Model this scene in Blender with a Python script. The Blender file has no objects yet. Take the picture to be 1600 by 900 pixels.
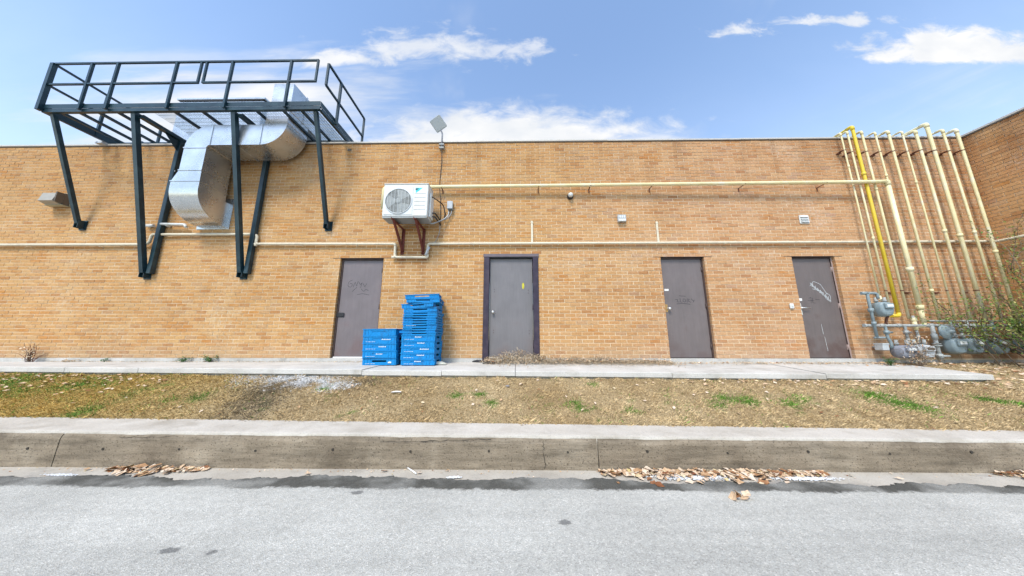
import bpy, math, random
import numpy as np
from mathutils import Vector, Matrix, noise as mnoise
R = math.radians
random.seed(7); rng = np.random.default_rng(7)
scene = bpy.context.scene
col = scene.collection

# ------------------------------------------------------------------ camera
FPX, PITCH, YAW, CAMY, CAMH = 438.0, R(10.35), R(0.8), -5.75, 1.25
cam_d = bpy.data.cameras.new('camera'); cam = bpy.data.objects.new('camera', cam_d); col.objects.link(cam)
cam_d.sensor_width = 36.0; cam_d.lens = 36.0 * FPX / 1600.0; cam_d.clip_start = 0.05; cam_d.clip_end = 3000
cam.location = (0, CAMY, CAMH); cam.rotation_euler = (R(90) + PITCH, 0, YAW)
scene.camera = cam
scene.render.resolution_x, scene.render.resolution_y = 1024, 576
scene.cycles.use_adaptive_sampling = True; scene.cycles.adaptive_threshold = 0.02
scene.cycles.max_bounces = 5; scene.cycles.diffuse_bounces = 2; scene.cycles.glossy_bounces = 3; scene.cycles.caustics_reflective = False; scene.cycles.caustics_refractive = False

# ------------------------------------------------------------------ light
SUN_EL, SUN_AZ = R(52), R(200)          # azimuth clockwise from +Y: high, behind the camera, a little left
scene.view_settings.view_transform = 'Standard'; scene.view_settings.look = 'None'
scene.view_settings.exposure = 1.36; scene.view_settings.gamma = 1.0
sd = Vector((math.sin(SUN_AZ) * math.cos(SUN_EL), math.cos(SUN_AZ) * math.cos(SUN_EL), math.sin(SUN_EL)))
sun_d = bpy.data.lights.new('sun', 'SUN'); sun_d.energy = 1.5; sun_d.angle = R(14); sun_d.color = (1.0, 0.95, 0.86)
sun = bpy.data.objects.new('sun', sun_d); col.objects.link(sun)
sun.rotation_euler = sd.to_track_quat('Z', 'Y').to_euler(); sun.location = (0, -10, 20)

world = bpy.data.worlds.new('World'); scene.world = world; world.use_nodes = True
world.cycles.sampling_method = 'MANUAL'; world.cycles.sample_map_resolution = 256

# ------------------------------------------------------------------ node helper
class NT:
    def __init__(s, tree): s.t = tree; s.n = tree.nodes; s.l = tree.links
    def add(s, kind, **kw):
        n = s.n.new(kind)
        for k, v in kw.items(): setattr(n, k, v)
        return n
    def inp(s, sock, v):
        if isinstance(v, bpy.types.NodeSocket): s.l.new(v, sock)
        elif v is not None:
            if sock.type == 'RGBA' and not isinstance(v, (int, float)) and len(v) == 3: v = (*v, 1)
            sock.default_value = v
    def math(s, op, a, b=None, c=None, clamp=False):
        n = s.add('ShaderNodeMath', operation=op); n.use_clamp = clamp
        s.inp(n.inputs[0], a)
        if b is not None: s.inp(n.inputs[1], b)
        if c is not None: s.inp(n.inputs[2], c)
        return n.outputs[0]
    def vmath(s, op, a, b=None, scale=None):
        n = s.add('ShaderNodeVectorMath', operation=op); s.inp(n.inputs[0], a)
        if b is not None: s.inp(n.inputs[1], b)
        if scale is not None: s.inp(n.inputs['Scale'], scale)
        return n.outputs[1] if op in ('LENGTH', 'DOT_PRODUCT') else n.outputs[0]
    def mix(s, f, a, b, mode='MIX'):
        n = s.add('ShaderNodeMix', data_type='RGBA', blend_type=mode); n.clamp_factor = True
        s.inp(n.inputs[0], f); s.inp(n.inputs[6], a); s.inp(n.inputs[7], b); return n.outputs[2]
    def noise(s, vec, scale, detail=4, rough=.55, dist=0.0):
        n = s.add('ShaderNodeTexNoise'); s.inp(n.inputs['Vector'], vec); s.inp(n.inputs['Scale'], scale)
        s.inp(n.inputs['Detail'], detail); s.inp(n.inputs['Roughness'], rough); s.inp(n.inputs['Distortion'], dist)
        return n.outputs[0]
    def ramp(s, f, stops, interp='LINEAR'):
        n = s.add('ShaderNodeValToRGB'); n.color_ramp.interpolation = interp; e = n.color_ramp.elements
        while len(e) < len(stops): e.new(.5)
        for i, (p, c) in enumerate(stops):
            e[i].position = p; e[i].color = (c, c, c, 1) if isinstance(c, (int, float)) else (*c, 1)
        s.inp(n.inputs[0], f); return n.outputs[0]
    def smooth(s, v, a, b):
        n = s.add('ShaderNodeMapRange', interpolation_type='SMOOTHSTEP'); s.inp(n.inputs[0], v)
        s.inp(n.inputs[1], a); s.inp(n.inputs[2], b); return n.outputs[0]
    def scale(s, vec, xyz):
        return s.vmath('MULTIPLY', vec, xyz)
    def pos(s): return s.add('ShaderNodeNewGeometry').outputs['Position']
    def xyz(s, v): n = s.add('ShaderNodeSeparateXYZ'); s.inp(n.inputs[0], v); return n.outputs
    def bump(s, h, strength=.3, dist=.01):
        n = s.add('ShaderNodeBump'); s.inp(n.inputs['Height'], h); n.inputs['Strength'].default_value = strength
        n.inputs['Distance'].default_value = dist; return n.outputs[0]

# ------------------------------------------------------------------ sky with clouds
def build_sky():
    t = NT(world.node_tree); t.n.clear()
    sky = t.add('ShaderNodeTexSky', sky_type='NISHITA'); sky.sun_disc = False
    sky.sun_elevation = SUN_EL; sky.sun_rotation = SUN_AZ; sky.altitude = 100; sky.air_density = 1.15; sky.dust_density = 0.5; sky.ozone_density = 1.2
    d = t.vmath('NORMALIZE', t.add('ShaderNodeTexCoord').outputs['Generated'])
    x, y, z = t.xyz(d)
    # general cloud on a flat layer overhead (direction divided by height), all round the sky
    zz = t.math('MAXIMUM', z, 0.08)
    comb = t.add('ShaderNodeCombineXYZ'); t.inp(comb.inputs[0], t.math('DIVIDE', x, zz)); t.inp(comb.inputs[1], t.math('DIVIDE', y, zz)); comb.inputs[2].default_value = 3.3
    wisp = t.noise(comb.outputs[0], 1.1, 5, .62, .4)
    m = t.math('MULTIPLY', t.smooth(wisp, .54, .84), .45)
    # named banks low over the roof: slope coordinates east/north and up/north
    yy = t.math('MAXIMUM', y, 0.05); c2 = t.add('ShaderNodeCombineXYZ')
    u = t.math('DIVIDE', x, yy); w = t.math('DIVIDE', z, yy); t.inp(c2.inputs[0], u); t.inp(c2.inputs[1], t.math('MULTIPLY', w, 1.7))
    puff = t.noise(c2.outputs[0], 6.5, 6, .62, .35)
    streak = t.noise(t.scale(c2.outputs[0], (.45, 1.3, 1)), 3.6, 5, .6, .3)
    front = t.math('GREATER_THAN', y, 0.06)
    for cu, cw, hu, hw, amp, tex, k, lo, hi, flat in BANKS(puff, streak):
        da = t.math('DIVIDE', t.math('SUBTRACT', u, cu), hu); de = t.math('DIVIDE', t.math('SUBTRACT', w, cw), hw)
        if flat: de = t.math('MULTIPLY', de, t.math('ADD', 1.0, t.math('MULTIPLY', t.math('LESS_THAN', de, 0.0), flat)))
        r = t.math('SQRT', t.math('ADD', t.math('MULTIPLY', da, da), t.math('MULTIPLY', de, de)))
        v = t.math('ADD', t.math('SUBTRACT', 1.0, r), t.math('MULTIPLY', t.math('SUBTRACT', tex, .5), k))
        m = t.math('MAXIMUM', m, t.math('MULTIPLY', t.math('MULTIPLY', t.smooth(v, lo, hi), amp), front))
    # thin haze growing towards the horizon all round
    m = t.math('MINIMUM', t.math('ADD', m, t.math('MULTIPLY', t.smooth(z, .80, .15), .22)), 1.0)
    shade = t.ramp(t.noise(c2.outputs[0], 3.0, 4), [(.32, (.80, .84, .90)), (.6, (1, 1, 1))])
    bg1 = t.add('ShaderNodeBackground'); t.inp(bg1.inputs[0], sky.outputs[0]); bg1.inputs[1].default_value = 0.122
    bg2 = t.add('ShaderNodeBackground'); t.inp(bg2.inputs[0], shade); bg2.inputs[1].default_value = 0.40
    mx = t.add('ShaderNodeMixShader'); t.inp(mx.inputs[0], m); t.l.new(bg1.outputs[0], mx.inputs[1]); t.l.new(bg2.outputs[0], mx.inputs[2])
    out = t.add('ShaderNodeOutputWorld'); t.l.new(mx.outputs[0], out.inputs[0])
def BANKS(puff, streak):
    return [  # centre and half size as slopes, strength, texture, edge roughness, ramp, flat base
        (1.86, 1.17, .50, .165, 1.0, puff, 1.4, .03, .50, 1.4),       # cumulus on the right
        (-.06, .80, .95, .20, 1.0, puff, 1.5, .08, .80, .5),      # bank low over the middle of the roof
        (.50, .75, .60, .10, .8, streak, 1.9, .1, .9, 0),
        (-1.15, .95, 1.05, .30, .9, streak, 2.0, .0, 1.0, 0),        # pale veil on the left
        (-.72, 1.185, .30, .075, .9, puff, 2.2, .05, .85, .3),
        (-.40, 1.25, .46, .12, .8, puff, 2.6, .05, 1.0, 0),
        (.0, 1.22, .24, .08, .6, puff, 3.4, .15, 1.0, 0),
        (.98, 1.30, .17, .05, .8, puff, 3.0, .15, .9, .3),
        (1.35, 1.345, .42, .05, .8, puff, 3.0, .15, .9, .3),
        (-1.5, 1.20, .70, .08, .35, streak, 1.8, .1, .9, 0)]
build_sky()

# ------------------------------------------------------------------ pixel of the photograph -> point at real depth
def _ray(u, v):
    a = (u - 800) / FPX; b = (450 - v) / FPX
    d = (a, math.cos(PITCH) - b * math.sin(PITCH), math.sin(PITCH) + b * math.cos(PITCH))
    c, s = math.cos(YAW), math.sin(YAW)
    return Vector((d[0] * c - d[1] * s, d[0] * s + d[1] * c, d[2]))
def at(u, v, y=0.0):
    r = _ray(u, v); t = (y - CAMY) / r.y; return Vector((0, CAMY, CAMH)) + r * t
def atz(u, v, z=0.0):
    r = _ray(u, v); t = (z - CAMH) / r.z; return Vector((0, CAMY, CAMH)) + r * t

# ------------------------------------------------------------------ materials
def mat(name, build=None, color=(.5, .5, .5), rough=.6, metal=0.0, spec=.4):
    m = bpy.data.materials.new(name); m.use_nodes = True
    t = NT(m.node_tree); b = t.n['Principled BSDF']
    b.inputs['Base Color'].default_value = (*color, 1); b.inputs['Roughness'].default_value = rough
    b.inputs['Metallic'].default_value = metal; b.inputs['Specular IOR Level'].default_value = spec
    if build: build(t, b)
    return m
def simple(name, color, rough=.55, metal=0.0, var=.18, scale=9.0, dirt=None, dirt_amt=.35, bump=0.0, spec=.4):
    """a painted or cast surface: slow colour drift, fine mottling, specks of dirt"""
    def f(t, b):
        p = t.pos(); n1 = t.noise(p, scale, 6, .6); n2 = t.noise(p, scale * 7, 4, .6)
        c = t.mix(1.0, color, t.ramp(n1, [(.25, 1 - var), (.75, 1 + var * .4)]), 'MULTIPLY')
        if dirt:
            k = t.math('MULTIPLY', t.smooth(t.math('ADD', n1, t.math('MULTIPLY', n2, .5)), .70, 1.0), dirt_amt)
            c = t.mix(k, c, dirt)
        t.inp(b.inputs['Base Color'], c)
        t.inp(b.inputs['Roughness'], t.math('ADD', rough - .08, t.math('MULTIPLY', n2, .16)))
        if bump: t.inp(b.inputs['Normal'], t.bump(n2, bump, .004))
    return mat(name, f, rough=rough, metal=metal, spec=spec)

def brick_material(name, tint=(1, 1, 1)):
    def f(t, b):
        oi = t.add('ShaderNodeObjectInfo').outputs['Random']; g = t.add('ShaderNodeNewGeometry')
        r = t.math('FRACT', t.math('ADD', oi, g.outputs['Random Per Island']))
        p = g.outputs['Position']
        c = t.ramp(r, [(0, (.42, .225, .100)), (.10, (.495, .295, .138)), (.3, (.525, .325, .155)), (.55, (.54, .345, .172)), (.75, (.505, .295, .134)), (.92, (.53, .355, .195)), (1, (.45, .285, .165))])
        c = t.mix(1.0, c, (*tint, 1), 'MULTIPLY')
        # runs of redder and of yellower bricks, as they came off the pallet
        run = t.noise(t.scale(p, (1, 1, 3.2)), 1.5, 3, .6)
        pick = t.math('FRACT', t.math('MULTIPLY', r, 7.3))
        c = t.mix(t.math('MULTIPLY', t.smooth(run, .50, .66), t.smooth(pick, .25, .6)), c, t.mix(1.0, c, (.94, .78, .58), 'MULTIPLY'))
        c = t.mix(t.math('MULTIPLY', t.smooth(run, .48, .34), t.smooth(pick, .3, .8)), c, t.mix(1.0, c, (1.06, 1.10, 1.12), 'MULTIPLY'))
        # blotches of paler and darker fired clay inside each brick
        n = t.noise(p, 26, 6, .7)
        c = t.mix(1.0, c, t.ramp(n, [(.25, .62), (.5, 1.0), (.75, 1.22)]), 'MULTIPLY')
        # mortar smear and efflorescence in patches
        pale = t.math('MULTIPLY', t.smooth(t.noise(p, .9, 5, .6), .50, .72), t.smooth(t.noise(p, 17, 4, .6), .40, .70))
        c = t.mix(t.math('MULTIPLY', pale, .55), c, (.58, .48, .33))
        blot = t.noise(t.scale(p, (1, 1, 1.4)), .55, 6, .65)
        c = t.mix(1.0, c, t.ramp(blot, [(.30, (.84, .80, .76)), (.48, (1, 1, 1)), (.68, (1.07, 1.07, 1.10))]), 'MULTIPLY')
        x, y, z = t.xyz(p)
        # pinker, greyer towards the wing: a vignette painted into the brick colour
        c = t.mix(t.math('MULTIPLY', t.smooth(t.math('ADD', x, t.math('MULTIPLY', t.noise(p, .6, 3), 3.0)), 1.0, 6.0), .8), c, t.mix(1.0, c, (1.0, 1.0, 1.28), 'MULTIPLY'))
        # soot and damp under the coping, heavier towards the pipe corner
        top = t.math('MULTIPLY', t.smooth(z, 3.2, 5.6), t.smooth(t.noise(t.scale(p, (1.6, 1.6, .35)), 1.2, 5, .6), .38, .72))
        right = t.math('ADD', .42, t.math('MULTIPLY', t.smooth(x, 5.8, 9.0), .5))
        c = t.mix(t.math('MULTIPLY', top, right), c, t.mix(1.0, c, (.58, .50, .47), 'MULTIPLY'))
        drip = t.math('MULTIPLY', t.smooth(t.noise(t.scale(p, (3.2, 3.2, .16)), 1.0, 4, .6), .52, .74), t.smooth(z, 3.9, 5.7))
        c = t.mix(t.math('MULTIPLY', drip, .5), c, t.mix(1.0, c, (.50, .44, .40), 'MULTIPLY'))
        low = t.math('MULTIPLY', t.smooth(z, 1.25, .85), .35)
        c = t.mix(t.math('MULTIPLY', low, t.smooth(n, .3, .6)), c, (.42, .36, .29))
        # rust washed down from the two condenser brackets
        rx = t.math('MINIMUM', t.math('ABSOLUTE', t.math('SUBTRACT', x, -2.43)), t.math('ABSOLUTE', t.math('SUBTRACT', x, -1.98)))
        rust = t.math('MULTIPLY', t.smooth(t.math('ADD', rx, t.math('MULTIPLY', t.noise(p, 6, 3), .08)), .16, .04),
                      t.math('MULTIPLY', t.smooth(z, 2.0, 3.0), t.smooth(z, 3.35, 3.1)))
        c = t.mix(t.math('MULTIPLY', rust, .5), c, (.20, .085, .035))
        t.inp(b.inputs['Base Color'], c)
        b.inputs['Roughness'].default_value = .9; b.inputs['Specular IOR Level'].default_value = .2
        t.inp(b.inputs['Normal'], t.bump(t.noise(p, 90, 4, .7), .5, .004))
    return mat(name, f)
def mortar_f(t, b):
    p = t.pos(); n = t.noise(p, 3, 6, .65)
    c = t.ramp(n, [(.25, (.46, .355, .215)), (.5, (.64, .525, .355)), (.75, (.74, .64, .475))])
    x, y, z = t.xyz(p)
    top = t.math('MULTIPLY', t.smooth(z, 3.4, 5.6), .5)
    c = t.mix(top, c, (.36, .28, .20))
    t.inp(b.inputs['Base Color'], c); b.inputs['Roughness'].default_value = .95
    t.inp(b.inputs['Normal'], t.bump(t.noise(p, 120, 3), .5, .004))
def concrete(name, c0, c1, c2, fine=70, stain=None, bump=.35, streak=None, pits=0):
    def f(t, b):
        p = t.pos(); n1 = t.noise(p, 1.7, 7, .65); n2 = t.noise(p, fine, 3, .7)
        c = t.ramp(n1, [(.28, c0), (.5, c1), (.72, c2)])
        c = t.mix(1.0, c, t.ramp(n2, [(.25, .66), (.45, 1.0), (.8, 1.12)]), 'MULTIPLY')
        h = n2
        if streak:
            n3 = t.noise(t.scale(p, streak), 9, 5, .7)
            c = t.mix(1.0, c, t.ramp(n3, [(.3, .62), (.55, 1.05), (.75, 1.2)]), 'MULTIPLY'); h = t.math('ADD', n2, n3)
        if stain:
            k = t.smooth(t.noise(t.scale(p, (.8, 1.5, 1)), 2.3, 6, .65), .52, .70)
            c = t.mix(t.math('MULTIPLY', k, .75), c, stain)
        # pits
        v = t.add('ShaderNodeTexVoronoi'); t.inp(v.inputs['Vector'], p); v.inputs['Scale'].default_value = 34
        pit = t.smooth(v.outputs['Distance'], .16 + pits * .12, .08)
        c = t.mix(t.math('MULTIPLY', pit, .45 + .4 * pits), c, (.07, .055, .04) if pits else (.12, .10, .08))
        t.inp(b.inputs['Base Color'], c); b.inputs['Roughness'].default_value = .92; b.inputs['Specular IOR Level'].default_value = .25
        t.inp(b.inputs['Normal'], t.bump(h, bump, .008))
    return mat(name, f)
def asphalt_f(t, b):
    p = t.pos(); x, y, z = t.xyz(p)
    agg = t.add('ShaderNodeTexVoronoi'); t.inp(agg.inputs['Vector'], p); agg.inputs['Scale'].default_value = 150
    mid = t.noise(p, 22, 4, .7); big = t.noise(p, .9, 5, .6)
    c = t.ramp(t.xyz(agg.outputs['Color'])[0], [(0, (.345, .336, .300)), (.25, (.430, .420, .376)), (.6, (.466, .456, .408)), (.88, (.505, .494, .444)), (1, (.64, .62, .56))])
    c = t.mix(1.0, c, t.ramp(mid, [(.3, .88), (.6, 1.04)]), 'MULTIPLY')
    c = t.mix(1.0, c, t.ramp(big, [(.3, .86), (.7, 1.07)]), 'MULTIPLY')
    tyre = t.noise(t.scale(p, (.12, 1.6, 1)), 2.0, 4, .6)
    c = t.mix(1.0, c, t.ramp(tyre, [(.32, .88), (.6, 1.05)]), 'MULTIPLY')
    # pits where stones have worn out
    pv = t.add('ShaderNodeTexVoronoi'); t.inp(pv.inputs['Vector'], t.scale(p, (.55, 1.2, 1))); pv.inputs['Scale'].default_value = 36
    pit = t.math('MULTIPLY', t.smooth(pv.outputs['Distance'], .20, .10), t.math('GREATER_THAN', t.xyz(pv.outputs['Color'])[2], .55))
    c = t.mix(t.math('MULTIPLY', pit, .7), c, (.11, .108, .105))
    # newer darker asphalt along the ragged edge, patchy
    e = t.math('ADD', y, t.math('ADD', t.math('MULTIPLY', t.math('SUBTRACT', t.noise(t.scale(p, (1, .5, 1)), 2.2, 5, .65), .5), .16), t.math('MULTIPLY', t.math('SUBTRACT', mid, .5), .12)))
    band = t.math('MULTIPLY', t.smooth(e, -3.150, -3.105), t.math('ADD', .52, t.math('MULTIPLY', t.smooth(t.noise(p, 1.7, 3), .38, .58), .45)))
    c = t.mix(band, c, t.mix(1.0, c, (.175, .172, .162), 'MULTIPLY'))
    # oil spots and gum, a few
    v = t.add('ShaderNodeTexVoronoi'); t.inp(v.inputs['Vector'], t.scale(p, (1.5, 2.7, 0))); v.inputs['Scale'].default_value = 1.0
    spot = t.smooth(t.math('ADD', v.outputs['Distance'], t.math('MULTIPLY', t.math('SUBTRACT', mid, .5), .16)), .095, .045)
    c = t.mix(t.math('MULTIPLY', t.math('MULTIPLY', spot, t.math('GREATER_THAN', t.xyz(v.outputs['Color'])[1], .35)), .7), c, (.09, .09, .088))
    t.inp(b.inputs['Base Color'], c); b.inputs['Roughness'].default_value = .9; b.inputs['Specular IOR Level'].default_value = .25
    t.inp(b.inputs['Normal'], t.bump(agg.outputs['Distance'], .5, .005))
def galv_f(t, b):
    p = t.pos()
    v = t.add('ShaderNodeTexVoronoi'); t.inp(v.inputs['Vector'], p); v.inputs['Scale'].default_value = 38
    s = t.xyz(v.outputs['Color'])[0]; n = t.noise(p, 2.5, 5, .6)
    c = t.ramp(s, [(0, (.61, .63, .63)), (1, (.65, .665, .665))])
    c = t.mix(1.0, c, t.ramp(n, [(.3, .8), (.7, 1.08)]), 'MULTIPLY')
    t.inp(b.inputs['Base Color'], c); b.inputs['Metallic'].default_value = .84
    t.inp(b.inputs['Roughness'], t.math('ADD', .21, t.math('ADD', t.math('MULTIPLY', s, .015), t.math('MULTIPLY', n, .12))))
    t.inp(b.inputs['Normal'], t.bump(t.noise(p, 2.2, 2), .25, .03))
def door_f(base, rustc, rusty):
    def f(t, b):
        p = t.pos(); n = t.noise(p, 2.2, 6, .6); n2 = t.noise(t.scale(p, (14, 14, 1.2)), 2.5, 4, .6); n3 = t.noise(p, 40, 4, .7)
        c = t.mix(1.0, base, t.ramp(n, [(.3, .86), (.7, 1.08)]), 'MULTIPLY')
        c = t.mix(1.0, c, t.ramp(n2, [(.3, .92), (.7, 1.05)]), 'MULTIPLY')
        x, y, z = t.xyz(p)
        k = t.math('MULTIPLY', t.smooth(t.math('ADD', n, t.math('MULTIPLY', t.smooth(z, 1.8, .9), .16)), .56, .78), rusty)
        c = t.mix(k, c, rustc)
        c = t.mix(t.math('MULTIPLY', t.smooth(n3, .66, .74), .4), c, (.30, .28, .27))
        t.inp(b.inputs['Base Color'], c); t.inp(b.inputs['Roughness'], t.math('ADD', .28, t.math('MULTIPLY', n, .2)))
    return f
def leafy(name, stops, rough=.6, trans=.15):
    def f(t, b):
        oi = t.add('ShaderNodeObjectInfo').outputs['Random']; g = t.add('ShaderNodeNewGeometry')
        r = t.math('FRACT', t.math('ADD', oi, g.outputs['Random Per Island']))
        c = t.ramp(r, stops)
        c = t.mix(1.0, c, t.ramp(t.noise(g.outputs['Position'], 55, 4, .6), [(.3, .72), (.7, 1.15)]), 'MULTIPLY')
        t.inp(b.inputs['Base Color'], c); b.inputs['Roughness'].default_value = rough
        b.inputs['Specular IOR Level'].default_value = .25
    return mat(name, f)
def attr_f(t, b):
    a = t.add('ShaderNodeAttribute'); a.attribute_name = 'tint'
    t.inp(b.inputs['Base Color'], a.outputs['Color']); b.inputs['Roughness'].default_value = .85; b.inputs['Specular IOR Level'].default_value = .15
def soil_f(t, b):
    a = t.add('ShaderNodeAttribute'); a.attribute_name = 'tint'; p = t.pos()
    c = t.mix(1.0, a.outputs['Color'], t.ramp(t.noise(p, 60, 5, .75), [(.3, .45), (.6, 1.05), (.8, 1.3)]), 'MULTIPLY')
    t.inp(b.inputs['Base Color'], c); b.inputs['Roughness'].default_value = .95; b.inputs['Specular IOR Level'].default_value = .1
    t.inp(b.inputs['Normal'], t.bump(t.noise(p, 80, 4), .8, .01))

M = {}
M['brick'] = brick_material('fired_brick', (.88, .80, .665)); M['brick_side'] = brick_material('fired_brick_wing', (1.05, .95, .72))
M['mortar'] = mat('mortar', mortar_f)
M['walk'] = concrete('walk_concrete', (.42, .40, .36), (.53, .51, .465), (.61, .585, .54), 60, stain=(.37, .345, .30))
M['walk_edge'] = M['walk']
M['footing'] = concrete('footing_concrete', (.36, .35, .32), (.46, .45, .42), (.55, .53, .50), 60, stain=(.24, .22, .19))
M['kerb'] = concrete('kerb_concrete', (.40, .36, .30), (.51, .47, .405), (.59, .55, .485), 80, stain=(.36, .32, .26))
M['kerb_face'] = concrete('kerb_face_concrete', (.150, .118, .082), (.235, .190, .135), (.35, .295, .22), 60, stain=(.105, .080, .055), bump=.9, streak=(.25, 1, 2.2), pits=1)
M['gutter'] = concrete('gutter_concrete', (.33, .29, .235), (.44, .395, .325), (.52, .475, .40), 90, stain=(.24, .225, .205))
M['asphalt'] = mat('asphalt', asphalt_f)
M['soil'] = mat('soil', soil_f); M['grass'] = mat('dry_grass', attr_f)
M['coping'] = simple('coping_metal', (.60, .57, .52), .5, .2, dirt=(.22, .19, .16))
M['coping_dark'] = simple('drip_edge', (.14, .12, .10), .6)
M['teal'] = simple('dark_teal_paint', (.008, .030, .042), .34, .0, var=.4, scale=5, dirt=(.04, .075, .08), dirt_amt=.4)
M['grate'] = simple('galvanised_grating', (.34, .38, .38), .5, .6)
M['galv'] = mat('galvanised_sheet', galv_f)
M['white'] = simple('white_enamel', (.66, .68, .66), .4, 0, var=.12, scale=4, dirt=(.42, .40, .34), dirt_amt=.5)
M['grey_panel'] = simple('pale_grey_enamel', (.62, .65, .66), .4, 0, var=.08)
M['antenna'] = simple('weathered_grey_plastic', (.34, .37, .375), .5, 0, var=.12)
M['fan'] = simple('fan_plastic', (.30, .32, .315), .5, 0, var=.1)
M['fan_dark'] = simple('fan_cavity', (.15, .16, .155), .6)
M['grille'] = simple('grille_wire', (.62, .65, .64), .4)
M['rust'] = simple('rusty_red_steel', (.17, .035, .022), .65, 0, var=.5, scale=14, dirt=(.10, .03, .015), dirt_amt=.8)
M['yellow'] = simple('yellow_pipe_paint', (.72, .53, .035), .42, 0, var=.16, scale=5, dirt=(.45, .33, .12), dirt_amt=.4)
M['cream_yellow'] = simple('pale_yellow_pipe_paint', (.76, .665, .37), .5, 0, var=.18, scale=4, dirt=(.66, .63, .50), dirt_amt=.9)
M['cream'] = simple('cream_pipe_paint', (.66, .60, .455), .5, 0, var=.14, scale=3, dirt=(.36, .30, .22), dirt_amt=.55)
M['meter'] = simple('blue_grey_meter_paint', (.24, .305, .325), .42, 0, var=.22, scale=6, dirt=(.12, .13, .13), dirt_amt=.5)
M['meter_pale'] = simple('pale_grey_meter_paint', (.50, .53, .54), .45, 0, var=.2, scale=8, dirt=(.22, .20, .18), dirt_amt=.5)
M['meter_violet'] = simple('slate_meter_paint', (.24, .25, .285), .5, 0, var=.25, scale=7)
M['pipe_grey'] = simple('grey_pipe_paint', (.38, .41, .40), .5, 0, var=.3, scale=8, dirt=(.18, .11, .07), dirt_amt=.6)
M['pipe_rust'] = simple('rusted_pipe', (.15, .06, .035), .75, 0, var=.4, scale=15)
M['index'] = simple('dial_face', (.72, .74, .72), .3)
M['black'] = simple('black_rubber', (.022, .022, .025), .55)
M['cable'] = simple('black_cable', (.018, .017, .018), .5)
M['conduit'] = simple('grey_conduit', (.36, .38, .39), .4, .3)
M['door1'] = mat('brown_door_paint', door_f((.158, .134, .138), (.11, .045, .038), .35))
M['door2'] = mat('grey_door_paint', door_f((.165, .156, .160), (.13, .09, .08), .4))
M['door3'] = mat('taupe_door_paint', door_f((.150, .125, .121), (.10, .07, .065), .6))
M['door4'] = mat('umber_door_paint', door_f((.132, .107, .101), (.085, .050, .042), .8))
M['frame_dark'] = simple('dark_frame_paint', (.030, .020, .040), .45, 0, var=.4, scale=6, dirt=(.09, .06, .06))
M['frame_head'] = simple('faded_frame_paint', (.135, .110, .125), .5)
M['frame_brown'] = simple('brown_frame_paint', (.062, .042, .038), .5, dirt=(.14, .08, .06))
M['frame_pink'] = simple('faded_pink_frame', (.36, .27, .24), .6, dirt=(.2, .12, .1))
M['steel'] = simple('brushed_steel', (.66, .65, .62), .3, .8, var=.1)
M['brass'] = simple('corroded_brass', (.42, .26, .10), .5, .5, var=.3, scale=30)
M['sticker'] = simple('white_sticker', (.80, .80, .78), .5, var=.05)
M['tag_black'] = simple('black_marker', (.025, .022, .028), .6)
M['tag_white'] = simple('white_marker', (.62, .66, .66), .6)
M['tag_yellow'] = simple('yellow_marker', (.62, .56, .02), .6)
M['blue'] = simple('blue_tray_plastic', (.002, .235, .580), .5, 0, var=.25, scale=6, dirt=(.02, .09, .20), dirt_amt=.6, spec=.25)
M['print'] = simple('white_print', (.66, .74, .80), .5, var=.3, scale=60)
M['lamp_tan'] = simple('aged_lamp_housing', (.44, .37, .22), .5, 0, var=.2)
M['lamp_lens'] = simple('frosted_lens', (.34, .31, .25), .35)
M['lamp_dark'] = simple('bronze_lamp_back', (.12, .095, .07), .5)
M['leaf_dry'] = leafy('dead_leaf', [(0, (.20, .070, .03)), (.10, (.34, .17, .075)), (.3, (.52, .33, .18)), (.55, (.64, .46, .30)), (.85, (.74, .60, .46)), (1, (.58, .44, .18))])
M['leaf_green'] = leafy('shrub_leaf', [(0, (.060, .120, .020)), (.3, (.105, .185, .030)), (.6, (.17, .235, .045)), (.85, (.28, .29, .075)), (1, (.42, .34, .13))])
M['leaf_weed'] = leafy('weed_leaf', [(0, (.025, .085, .020)), (.5, (.045, .13, .03)), (1, (.09, .17, .04))])
M['straw'] = leafy('straw', [(0, (.44, .31, .18)), (.4, (.64, .51, .34)), (.8, (.78, .67, .50)), (1, (.50, .30, .15))])
M['twig'] = leafy('twig', [(0, (.10, .065, .045)), (.5, (.19, .14, .10)), (1, (.30, .235, .17))])
M['rag'] = simple('grubby_rag', (.60, .60, .52), .9, var=.3, scale=20, dirt=(.25, .35, .22))
M['paper'] = simple('crumpled_paper', (.78, .77, .75), .8, var=.1)
M['salt'] = simple('white_salt_residue', (.70, .70, .69), .95, var=.25, scale=40, bump=.6)
M['crack'] = simple('crack_shadow_dirt', (.045, .038, .030), .95)
M['membrane'] = simple('roof_membrane', (.16, .16, .16), .9)
M['ground'] = simple('far_ground', (.14, .14, .13), .95)
M['logo_cyan'] = simple('logo_cyan', (.03, .48, .50), .4, var=.03); M['logo_dark'] = simple('logo_dark', (.02, .07, .09), .4, var=.03)

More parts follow.
